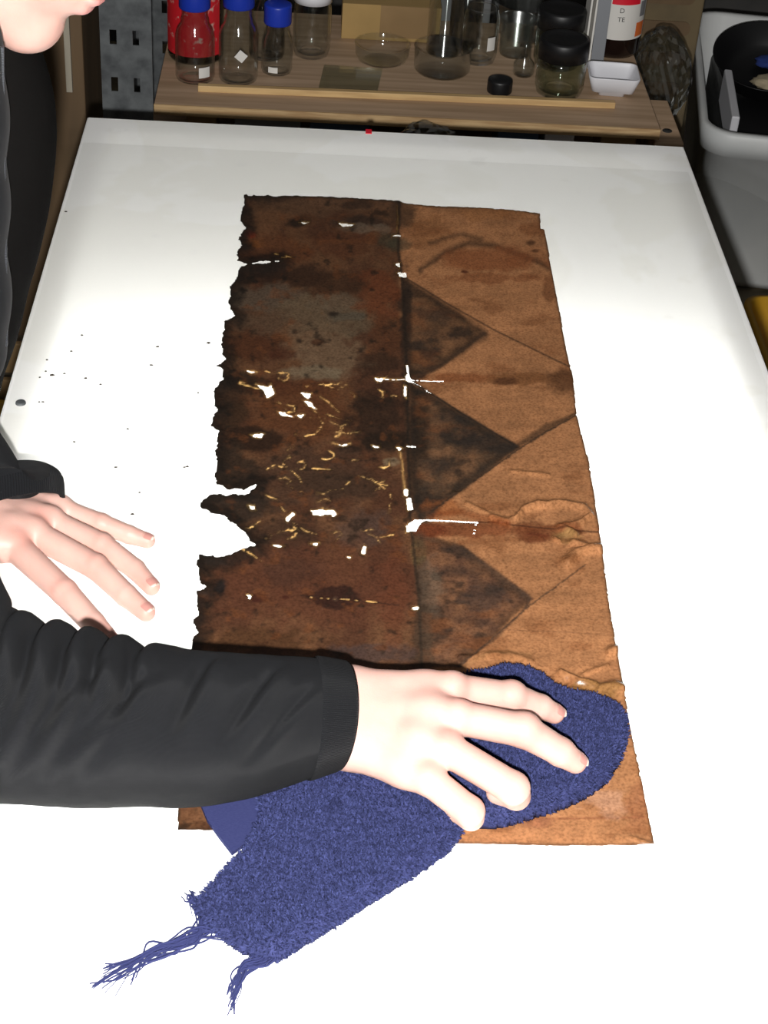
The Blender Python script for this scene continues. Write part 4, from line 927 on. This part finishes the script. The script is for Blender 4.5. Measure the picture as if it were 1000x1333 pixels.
# left hand, flat on the table with spread fingers
def left_hand():
    Pk = [J(78, 663, .021), J(132, 682, .0160), J(168, 696, .0115), J(192, 704, .0088)]
    Rg = [J(66, 679, .025), J(133, 709, .020), J(176, 741, .0130), J(197, 764, .0095)]
    Md = [J(45, 695, .027), J(125, 738, .021), J(164, 775, .0140), J(190, 797, .0100)]
    I = [J(20, 712, .026), J(84, 771, .0205), J(122, 812, .0140), J(146, 838, .0100)]
    wr = [J(-66, 700, .034), J(-30, 650, .036)]; fa = [J(-140, 590, .12), J(-120, 560, .12)]
    th = [J(-62, 712, .026), J(-45, 752, .020), J(-16, 776, .014), J(2, 786, .012)]
    Fd = grid_for(I+Md+Rg+Pk+wr+th+[wr[0]*.7+fa[0]*.3], .03, .0014)
    for a, b in zip(wr, fa): Fd.cone(a, a*.7+b*.3, .019, .022, .02)
    palm(Fd, wr, [I[0], Md[0], Rg[0], Pk[0]], (.0185, .0165), (.0135, .0132, .0122, .0110), .010)
    for ch, rr in ((I, (.0125, .0112, .0098, .0082)), (Md, (.0120, .0110, .0096, .0080)), (Rg, (.0112, .0100, .0088, .0074)), (Pk, (.0102, .0092, .0082, .0068))):
        Fd.chain(ch, rr, .0018)
    for ch, r in ((I, .0104), (Md, .0102), (Rg, .0094), (Pk, .0086)): Fd.ell(ch[1]+np.array([0, 0, .0010]), (r*.93, r*.93, r*.93), k=.003)
    for ch in (I, Md, Rg, Pk): Fd.ell(ch[0]+np.array([0, 0, .0045]), (.009, .009, .009), k=.008)
    for m in (Md, Rg, Pk): Fd.cone(m[0]*.95+wr[1]*.05+np.array([0, 0, .0088]), m[0]*.35+wr[1]*.65+np.array([0, 0, .006]), .0034, .003, .006)
    Fd.chain(th, (.015, .0125, .0105, .0085), .008)
    V, Q = Fd.surface()
    nail(Pk[2], Pk[3], .0070, NAILS, .0105, .0056, roll=-.1); nail(Rg[2], Rg[3], .0076, NAILS, roll=-.25); nail(Md[2], Md[3], .0082, NAILS, roll=-.2); nail(I[2], I[3], .0084, NAILS); nail(th[2], th[3], .0088, NAILS)
    red = [(J(53, 677, .034), .012, .5), (J(26, 704, .036), .012, .5), (I[1], .013, .45), (Md[1], .013, .45), (Rg[1], .012, .35), (Pk[1], .011, .25), (Pk[3], .012, .45), (Rg[3], .013, .5), (Md[3], .013, .5), (I[3], .02, .5), (th[3], .015, .5)]
    return V, Q, red
# head and neck
TH = math.radians(34); CHIN = aty(50, 60, 1.27)
HR = np.array([[math.cos(TH), 0, math.sin(TH)], [0, 1, 0], [-math.sin(TH), 0, math.cos(TH)]])
YW = math.radians(-4); HR = np.array([[math.cos(YW), -math.sin(YW), 0], [math.sin(YW), math.cos(YW), 0], [0, 0, 1]])@HR
HC_ = CHIN-HR@np.array([.083, 0, -.112])
def hp_(x, y, z): return HC_+HR@np.array([x, y, z], float)
NECK = hp_(-.085, 0, -.20)
def head():
    Fd = Field(HC_-.26, HC_+.17, .0034)
    Fd.ell(hp_(-.012, 0, .052), (.098, .076, .090), HR, .02); Fd.ell(hp_(.028, 0, -.022), (.064, .060, .088), HR, .03)
    for s in (-1, 1):
        Fd.cone(hp_(-.012, s*.050, -.066), hp_(.064, s*.014, -.098), .024, .020, .02); Fd.ell(hp_(.058, s*.036, -.010), (.026, .026, .026), HR, .02)
    Fd.cone(hp_(.05, 0, -.094), hp_(-.03, 0, -.112), .026, .036, .02)
    Fd.ell(hp_(.073, 0, -.096), (.0185, .024, .019), HR, .012)
    Fd.ell(hp_(.080, 0, -.052), (.017, .028, .022), HR, .014)
    Fd.ell(hp_(.0925, 0, -.0585), (.0090, .022, .0070), HR, .006); Fd.ell(hp_(.096, 0, -.0475), (.0090, .023, .0058), HR, .004)
    Fd.cone(hp_(.086, 0, .030), hp_(.112, 0, -.018), .0085, .0115, .008)
    for s in (-1, 1): Fd.ell(hp_(.100, s*.012, -.022), (.010, .008, .007), HR, .005)
    Fd.cone(hp_(.080, -.032, .036), hp_(.080, .032, .036), .011, .011, .014)
    for s in (-1, 1): Fd.ell(hp_(.098, s*.032, .016), (.014, .017, .009), HR, .008, cut=True); Fd.ell(hp_(.0785, s*.032, .0185), (.0150, .0155, .0115), HR, .003); Fd.ell(hp_(.078, s*.032, .004), (.0130, .014, .0080), HR, .003)
    for s in (-1, 1): Fd.ell(hp_(-.012, s*.077, -.005), (.017, .007, .031), HR, .006)
    Fd.cone(hp_(-.030, 0, -.06), NECK, .052, .056, .025)
    V, Q = Fd.surface()
    lips = [(hp_(.102, 0, -.061), .017, .9), (hp_(.102, 0, -.047), .015, .8)]
    red = [(hp_(.07, s*.045, -.03), .03, .25) for s in (-1, 1)]+[(hp_(.09, 0, -.095), .02, .2)]
    return V, Q, lips, red
SHR, SHL = np.array([-.385, 1.045, TZ+.315]), np.array([-.41, 1.435, TZ+.345])
ELR, ELL = np.array([-.245, .885, TZ+.10]), np.array([-.425, 1.32, TZ+.19])
def torso(off, legs=True, arms=True, h=.010):
    Fd = Field((-.95, .75, 0.02), (.12, 1.65, TZ+.52), h)
    z = lambda x, y, hh: np.array([x, y, TZ+hh])
    Fd.ell(z(-.60, 1.25, -.03), (.13+off, .17+off, .12+off), k=.05)
    Fd.cone(z(-.58, 1.25, .02), z(-.46, 1.245, .22), .125+off, .125+off, .05); Fd.cone(z(-.46, 1.17, .22), z(-.46, 1.32, .23), .115+off, .115+off, .05)
    Fd.cone(SHR+(-.02, .03, -.01), SHL+(-.0, -.03, -.01), .062+off, .062+off, .05); Fd.cone(z(-.43, 1.25, .30), NECK, .07, .05, .03)
    if legs:
        for s, y in ((-1, 1.15), (1, 1.35)): Fd.cone(z(-.60, y, -.10), (-.62, y, .48), .085, .06, .04); Fd.cone((-.62, y, .48), (-.65, y, .10), .058, .04, .03); Fd.cone((-.655, y, .05), (-.50, y+.01*s, .045), .036, .028, .03)
    if arms:
        Fd.cone(SHR+(-.02, .02, 0), ELR+(-.03, .02, .0), .045, .034, .03); Fd.cone(ELR+(-.03, .02, 0), J(60, 930, .062), .034, .032, .02); Fd.cone(J(60, 930, .062), J(330, 940, .056), .032, .027, .02)
        Fd.cone(SHL+(-.02, -.02, 0), ELL, .045, .034, .03); Fd.cone(ELL, J(-62, 600, .10), .034, .027, .02); Fd.cone(J(-62, 600, .10), J(-40, 660, .05), .027, .022, .02)
    return Fd
pr = thing('person', (-.62, 1.25, 0), 'person in a black jacket leaning over the light table, wiping the sheet', 'person')
SK = np.array([.565, .348, .295])
def skin(V, red, lips=()):
    c = np.tile(SK, (len(V), 1)); n = fbm(V[:, 0]*90+V[:, 2]*60, V[:, 1]*90-V[:, 2]*40, 4, 3)
    c = c*(.95+.10*n)[:, None]
    for p, r, k in red:
        w_ = np.exp(-(((V-p)**2).sum(1))/(r*r))*k; c = c*(1-w_[:, None])+np.array([.52, .19, .15])*w_[:, None]
    for p, r, k in lips:
        dl = (V-p)@HR; w_ = np.exp(-((dl[:, 0]/.02)**2+(dl[:, 1]/.024)**2+(dl[:, 2]/.0072)**2)**2)*k; c = c*(1-w_[:, None])+np.array([.56, .19, .19])*w_[:, None]
    return c
bv, bq, bc = [], [], []; nb = 0
for V, Q, c in [(lambda r: (r[0], r[1], skin(r[0], r[2])))(right_hand()), (lambda r: (r[0], r[1], skin(r[0], r[2])))(left_hand()), (lambda r: (r[0], r[1], skin(r[0], r[3], r[2])))(head()), (lambda r: (r[0], r[1], skin(r[0], [])))(torso(-.012).surface())]:
    bv.append(V); bq.append(Q+nb); bc.append(c); nb += len(V)
MAT['skin'] = P('pale_skin', (.78, .56, .47), .48, spec=.35, attr=True, sss=.12, bump=(700, .18, .0006))
MAT['nail'] = P('fingernail', (.8, .6, .5), .25, spec=.5, attr=True)
body = mesh('body', np.vstack(bv), np.vstack(bq), MAT['skin'], pr, colors=np.vstack(bc))
for V, Fc, c in NAILS: mesh('fingernail', V, Fc, MAT['nail'], body, colors=c)
def ball(c, r, n=16): return lathe([(r*math.sin(t), -r*math.cos(t)) for t in np.linspace(0, math.pi, n)], c, 20)
MAT['eye'] = P('eye_white', (.8, .78, .75), .2); MAT['iris'] = P('brown_iris', (.07, .035, .02), .15)
for s in (-1, 1):
    e = mesh('eye', *ball(hp_(.0790, s*.032, .0115), .0122), MAT['eye'], body); mesh('iris', *ball(hp_(.0862, s*.032, .0085), .0058), MAT['iris'], body)
Fd = Field(HC_-.2, HC_+.2, .004)
Fd.ell(hp_(-.030, 0, .064), (.100, .086, .094), HR, .02); Fd.ell(hp_(-.075, 0, .0), (.05, .07, .075), HR, .02); Fd.ell(hp_(.095, 0, -.03), (.085, .12, .10), HR, .02, cut=True); Fd.ell(hp_(-.02, .075, -.03), (.04, .03, .05), HR, .01, cut=True); Fd.ell(hp_(-.02, -.075, -.03), (.04, .03, .05), HR, .01, cut=True)
MAT['hair'] = P('brown_hair', (.05, .028, .015), .5, noise=(90, (.09, .05, .025), .4, .6), stretch=(1, 6, 1))
mesh('hair', *Fd.surface(), MAT['hair'], pr)

# clothes
def knit(name, col, rib, freq):
    m = bpy.data.materials.new(name); m.use_nodes = True; nt = m.node_tree; b = nt.nodes['Principled BSDF']; N = nt.nodes.new; Lk = nt.links.new
    b.inputs['Roughness'].default_value = .9; b.inputs['Specular IOR Level'].default_value = .15; b.inputs['Sheen Weight'].default_value = .03
    uvn = N('ShaderNodeUVMap'); mp = N('ShaderNodeMapping'); mp.inputs['Scale'].default_value = freq; Lk(uvn.outputs[0], mp.inputs[0])
    wv = N('ShaderNodeTexWave'); wv.bands_direction = 'Y'; wv.inputs['Scale'].default_value = 1; wv.inputs['Distortion'].default_value = .35; wv.inputs['Detail'].default_value = 2; wv.inputs['Detail Scale'].default_value = 3; Lk(mp.outputs[0], wv.inputs[0])
    nz = N('ShaderNodeTexNoise'); nz.inputs['Scale'].default_value = .35; nz.inputs['Detail'].default_value = 5; Lk(mp.outputs[0], nz.inputs['Vector'])
    mx = N('ShaderNodeMix'); mx.data_type = 'RGBA'; mx.inputs[6].default_value = (*[c*.8 for c in col], 1); mx.inputs[7].default_value = (*[c*1.45 for c in col], 1)  # grooves darker than rib crests: faint rib shade painted into the colour
    md_ = N('ShaderNodeMath'); md_.operation = 'MULTIPLY'; Lk(wv.outputs['Fac'], md_.inputs[0]); Lk(nz.outputs[0], md_.inputs[1]); Lk(md_.outputs[0], mx.inputs[0]); Lk(mx.outputs[2], b.inputs['Base Color'])
    bp = N('ShaderNodeBump'); bp.inputs['Strength'].default_value = rib; bp.inputs['Distance'].default_value = .0006; Lk(wv.outputs['Fac'], bp.inputs['Height']); Lk(bp.outputs[0], b.inputs['Normal'])
    return m
BLK = (.0078, .0083, .0100)
MAT['jersey'] = knit('black_jersey', BLK, .7, (420, 210, 1)); MAT['rib'] = knit('black_rib', (.0060, .0064, .0078), .8, (40, 70, 1))
MAT['jacket'] = P('black_jacket_cloth', BLK, .9, spec=.15, noise=(200, (.008, .0085, .010), .4, .6), sheen=.03)
MAT['trouser'] = P('dark_trousers', (.012, .013, .02), .9)
def sleeve_tube(C_, A_, B_, disp=None, n=72, ref=np.array([0, 0, 1.0]), T=None):
    C_ = np.asarray(C_); T = np.gradient(C_, axis=0) if T is None else T; T = T/np.linalg.norm(T, axis=1)[:, None]
    th = np.linspace(0, 2*np.pi, n, endpoint=False); V = []; UV = []; s = 0
    for i in range(len(C_)):
        sd = np.cross(T[i], ref); sd /= np.linalg.norm(sd); up = np.cross(sd, T[i])
        if i: s += np.linalg.norm(C_[i]-C_[i-1])
        d = disp(i, th) if disp is not None else 0
        V.append(C_[i]+np.outer((A_[i]+d)*np.sin(th), sd)+np.outer((B_[i]+d)*np.cos(th), up)); UV.append(np.stack([np.full(n, s), np.abs(th/(2*np.pi)-.5)*.9], 1))
    m = len(C_); i, j = np.meshgrid(np.arange(m-1), np.arange(n), indexing='ij')
    Q = np.stack([i*n+j, i*n+(j+1) % n, (i+1)*n+(j+1) % n, (i+1)*n+j], -1).reshape(-1, 4)
    return np.vstack(V), Q, np.vstack(UV)
def smooth(v, k):
    w_ = np.exp(-np.linspace(-2, 2, 2*k+1)**2); w_ /= w_.sum(); return np.convolve(np.pad(v, k, mode='reflect', reflect_type='odd'), w_, 'valid')
xs = np.linspace(-58, 440, 182)
top = smooth(np.interp(xs, [-60, 0, 60, 100, 145, 205, 300, 408, 440, 470], [776, 792, 808, 815, 827, 840, 850, 855, 861, 868]), 10)
bot = smooth(np.interp(xs, [-60, 0, 96, 150, 190, 230, 280, 336, 375, 432, 470], [1036, 1044, 1050, 1050, 1048, 1050, 1047, 1037, 1024, 1005, 993]), 8)
base = smooth(np.interp(xs, [0, 200, 330, 440], [.003, .004, .012, .018]), 14)
def ring_at(x, t, b, base):
    mid = (t+b)/2; p = at(x, mid, .06); ppm = F/((p-CAM)@fw); e = (b-t)/2/ppm
    return at(x, mid, base+e*.95), e*1.04, e*.95
rr = [ring_at(*q) for q in zip(xs, top, bot, base)]
cs = np.array([r[0] for r in rr]); aa = np.array([r[1] for r in rr]); bb = np.array([r[2] for r in rr])
# on to elbow and shoulder
extra = catmull([cs[2], cs[0], ELR+(-.03, .02, .03), (ELR+SHR)/2+(-.01, 0, .01), SHR+(-.02, .03, 0)], 40)[12:]
ea = np.linspace(aa[0], .085, len(extra)); eb = np.linspace(bb[0], .08, len(extra))
C_ = np.vstack([extra[::-1], cs]); A_ = np.concatenate([ea[::-1], aa]); B_ = np.concatenate([eb[::-1], bb]); XS = np.concatenate([np.linspace(-400, -60, len(extra)), xs])
for k in range(3): C_[:, k] = smooth(C_[:, k], 6)
TT = np.gradient(C_, axis=0); TT /= np.linalg.norm(TT, axis=1)[:, None]; T0 = (cs[-1]-cs[20])/np.linalg.norm(cs[-1]-cs[20])
bl = np.clip((XS+60)/60, 0, 1)[:, None]; TT = TT*(1-bl)+T0*bl      # straight forearm: parallel rings
val = [(-95, .006), (-50, .007), (-6, .0095), (36, .0100), (79, .0100), (120, .0085), (166, .0070)]
diag = [((262, -.25), (225, .75), .0050, 10), ((345, -.1), (295, .8), .0045, 10), ((395, .2), (330, 1.1), .0025, 9), ((180, .2), (110, 1.0), .0045, 12), ((120, .1), (60, .9), .0045, 12)]
def rdisp(i, th):
    x = XS[i]; tw_ = (th+np.pi) % (2*np.pi)-np.pi      # 0 on top, + towards the near side
    down = np.abs(tw_-.0); d = np.zeros_like(th)
    for v, dp in val:
        xv = v-26*np.clip(tw_, -1, 2)**2*np.sign(tw_); w_ = 7.5+5*down; fade = np.exp(-(down/1.15)**2.2)
        d = d-1.35*dp*np.exp(-((x-xv)/w_)**2)*fade+dp*.45*np.exp(-((x-xv-2.2*w_)/(1.4*w_))**2)*fade
    for (xa, ta), (xb, tb), dp, w_ in diag:
        t = np.clip((tw_-ta)/(tb-ta), -.3, 1.3); xv = xa+(xb-xa)*t; fade = np.exp(-((t-.5)/.55)**4)
        d = d-1.7*dp*np.exp(-((x-xv)/w_)**2)*fade+dp*.9*np.exp(-((x-xv-1.9*w_)/(1.3*w_))**2)*fade
    d = d+.0016*(fbm(np.full_like(th, x*.013), np.cos(th)*2.2+np.sin(th)*1.3+5, 44)-.5)*2
    return d*np.clip((412-x)/40, 0, 1)
ic = int(np.searchsorted(XS, 403))
def forward(V, Q, UV, i0, n, k):               # the opening runs forward on its upper, near side
    th = np.linspace(0, 2*np.pi, n, endpoint=False); m = len(V)//n; V = V.reshape(m, n, 3)
    ww = np.clip((XS[i0:i0+m]-360)/84, 0, 1)[:, None]; V[..., 0] += ww*(k*1.5*(.5+.5*np.cos(th-.75))**1.5-.005*(.5+.5*np.cos(th-2.7))**2)[None]
    return V.reshape(-1, 3), Q, UV
V, Q, UV = forward(*sleeve_tube(C_[:ic+2], A_[:ic+2], B_[:ic+2], rdisp, 96, T=TT[:ic+2]), 0, 96, .006)
jk = mesh('jacket', *torso(.018, legs=False, arms=False, h=.010).surface(), MAT['jacket'], pr)
slr = mesh('sleeve', V, Q, MAT['jersey'], jk, uv=UV)
grow = np.concatenate([[.0006, .0016], np.full(len(C_)-ic-2, .0018)])
cA, cB = A_[ic:]+grow, B_[ic:]+grow
V, Q, UV = forward(*sleeve_tube(C_[ic:], cA, cB, None, 96, T=TT[ic:]), ic, 96, .006)
n_ = 96; last = V[-n_:]; cen = last.mean(0); fwd_ = (C_[-1]-C_[-3]); fwd_ /= np.linalg.norm(fwd_)
lip1 = cen+(last-cen)*.975+fwd_*.0025; lip2 = cen+(last-cen)*.93+fwd_*.001; lip3 = cen+(last-cen)*.90-fwd_*.02
m0 = len(V)//n_; V = np.vstack([V, lip1, lip2, lip3]); ii, jj = np.meshgrid(np.arange(m0-1, m0+2), np.arange(n_), indexing='ij')
Q = np.vstack([Q, np.stack([ii*n_+jj, ii*n_+(jj+1) % n_, (ii+1)*n_+(jj+1) % n_, (ii+1)*n_+jj], -1).reshape(-1, 4)]); UV = np.vstack([UV, UV[-n_:]+(.002, 0), UV[-n_:]+(.004, 0), UV[-n_:]+(.02, 0)])
mesh('cuff', V, Q, MAT['rib'], jk, uv=UV)
def cuff(cents, A, B, axis, n=72):
    T = axis/np.linalg.norm(axis); sd = np.cross(T, [0, 0, 1.0]); sd /= np.linalg.norm(sd); up = np.cross(sd, T); th = np.linspace(0, 2*np.pi, n, endpoint=False)
    V = np.vstack([c+np.outer(a*np.sin(th), sd)+np.outer(b*np.cos(th), up) for c, a, b in zip(cents, A, B)]); UV = np.vstack([np.stack([np.full(n, k*.006), np.abs(th/(2*np.pi)-.5)*.6], 1) for k in range(len(cents))])
    m = len(cents); i, j = np.meshgrid(np.arange(m-1), np.arange(n), indexing='ij')
    return V, np.stack([i*n+j, i*n+(j+1) % n, (i+1)*n+(j+1) % n, (i+1)*n+j], -1).reshape(-1, 4), UV
# left sleeve and its loose cuff
c0 = J(12, 667, .036); e1 = (J(84, 647, .036)-J(-60, 687, .036))/2
ctl = [(c0, e1, (0, -.018, .027)), (c0+(-.006, .018, .017), e1*.97, (0, -.017, .031)), (J(-44, 612, .088), (.036, .026, -.008), (.004, -.016, .036)), (ELL, (.040, .040, 0), (.016, -.016, .048)), ((SHL+ELL)/2+(-.03, 0, 0), (.055, .035, -.01), (.02, -.045, .04)), (SHL+(-.02, -.03, 0), (.06, .04, -.02), (.02, -.06, .04))]
ctl = np.array([np.concatenate([np.asarray(q, float) for q in r]) for r in ctl]); P9 = catmull(ctl, 90)
def ringloft(P9, n=80, grow=0.0, disp=None):
    th = np.linspace(0, 2*np.pi, n, endpoint=False); V = []; UV = []
    for i, r in enumerate(P9):
        g1 = 1+grow/np.linalg.norm(r[3:6]); g2 = 1+grow/np.linalg.norm(r[6:9]); d = 1+(disp(i, th) if disp else 0*th)
        V.append(r[:3]+np.outer(np.sin(th)*d*g1, r[3:6])+np.outer(np.cos(th)*d*g2, r[6:9])); UV.append(np.stack([np.full(n, i*.003), np.abs(th/(2*np.pi)-.5)*.6], 1))
    m = len(P9); i, j = np.meshgrid(np.arange(m-1), np.arange(n), indexing='ij')
    return np.vstack(V), np.stack([i*n+j, i*n+(j+1) % n, (i+1)*n+(j+1) % n, (i+1)*n+j], -1).reshape(-1, 4), np.vstack(UV)
V, Q, UV = ringloft(P9[10:], disp=lambda i, th: .05*np.sin(i*.5+1.2*np.cos(th))*np.clip(i/12, 0, 1)); mesh('sleeve', V, Q[:, ::-1], MAT['jersey'], jk, uv=UV)
cp = np.vstack([np.concatenate([P9[2][:3], P9[2][3:]*.90]), np.concatenate([P9[0][:3]-(P9[1][:3]-P9[0][:3])*.0, P9[0][3:]*.95]), P9[:13]])
V, Q, UV = ringloft(cp, grow=.0014); mesh('cuff', V, Q[:, ::-1], MAT['rib'], jk, uv=UV)
# dark shirt front and the open jacket edge with its zip
cont = [(50, 72), (57, 115), (60, 170), (55, 230), (46, 290), (31, 350), (15, 420), (-2, 500)]
def inner(cont, Y, R, tight=1.0):
    P_ = np.array(cont, float); T = np.gradient(P_, axis=0); T /= np.linalg.norm(T, axis=1)[:, None]; Nn = np.stack([-T[:, 1], T[:, 0]], 1)
    out = []
    for p, n, r in zip(P_, Nn, np.broadcast_to(R, (len(P_),))):
        ppm = F/((aty(p[0], p[1], Y)-CAM)@fw); out.append(aty(p[0]+n[0]*r*ppm, p[1]+n[1]*r*ppm, Y))
    return out
ps = inner(cont, 1.285, .085); Fd = grid_for(ps, .14, .006)
for a, b in zip(ps[:-1], ps[1:]): Fd.cone(a, b, .085, .085, .02)
MAT['shirt'] = P('black_shirt', (.0050, .0046, .0044), .95, spec=.05)
mesh('shirt', *Fd.surface(), MAT['shirt'], pr)
ec = [(3, 60), (4.5, 150), (6, 260), (8, 380), (8, 450)]
ps = inner(ec, 1.175, .05); Fd = grid_for(ps, .09, .005)
for a, b in zip(ps[:-1], ps[1:]): Fd.cone(a, b, .05, .05, .015)
mesh('front_panel', *Fd.surface(), MAT['jacket'], jk)
zp = []
for k, y in enumerate(np.linspace(62, 448, 120)):
    p = aty(np.interp(y, [e[1] for e in ec], [e[0] for e in ec])-.5, y, 1.172); zp.append(box(p, (.0030, .0040, .0016)))
mesh('zipper', *merge(*zp), P('dull_zip', (.035, .038, .045), .6), jk, smooth=False)
cR = NECK+np.array([-.012, 0, -.02]); nv = HR[:, 2]*.6+np.array([0, 0, .4]); nv /= np.linalg.norm(nv)
V, Q, UV = sleeve_tube([cR+nv*t for t in (-.05, -.02, .0, .025, .032, .028, .0)], [.088, .078, .073, .071, .069, .066, .064], [.088, .078, .073, .071, .069, .066, .064], None, 48, np.array([1.0, 0, 0])); mesh('collar', V, Q, MAT['rib'], jk, uv=UV)
Fd = Field((-.85, 1.0, .03), (-.4, 1.5, TZ+.12), .010)
Fd.ell((-.60, 1.25, TZ-.05), (.142, .182, .13), k=.05)
for y in (1.15, 1.35): Fd.cone((-.60, y, TZ-.08), (-.62, y, .48), .10, .078, .04); Fd.cone((-.62, y, .48), (-.65, y, .09), .078, .065, .03)
mesh('trousers', *Fd.surface(), MAT['trouser'], pr)
for s, y in ((-1, 1.15), (1, 1.35)):
    Fd = Field((-.76, y-.08, -.005), (-.42, y+.08, .14), .006)
    Fd.ell((-.66, y, .05), (.055, .044, .052), k=.02); Fd.ell((-.55, y+.008*s, .032), (.10, .046, .036), k=.03); Fd.cone((-.655, y, .05), (-.655, y, .10), .045, .042, .02)
    Vs, Qs = Fd.surface(); Vs[:, 2] = np.maximum(Vs[:, 2], .001); mesh('shoe', Vs, Qs, MAT['black'], pr)
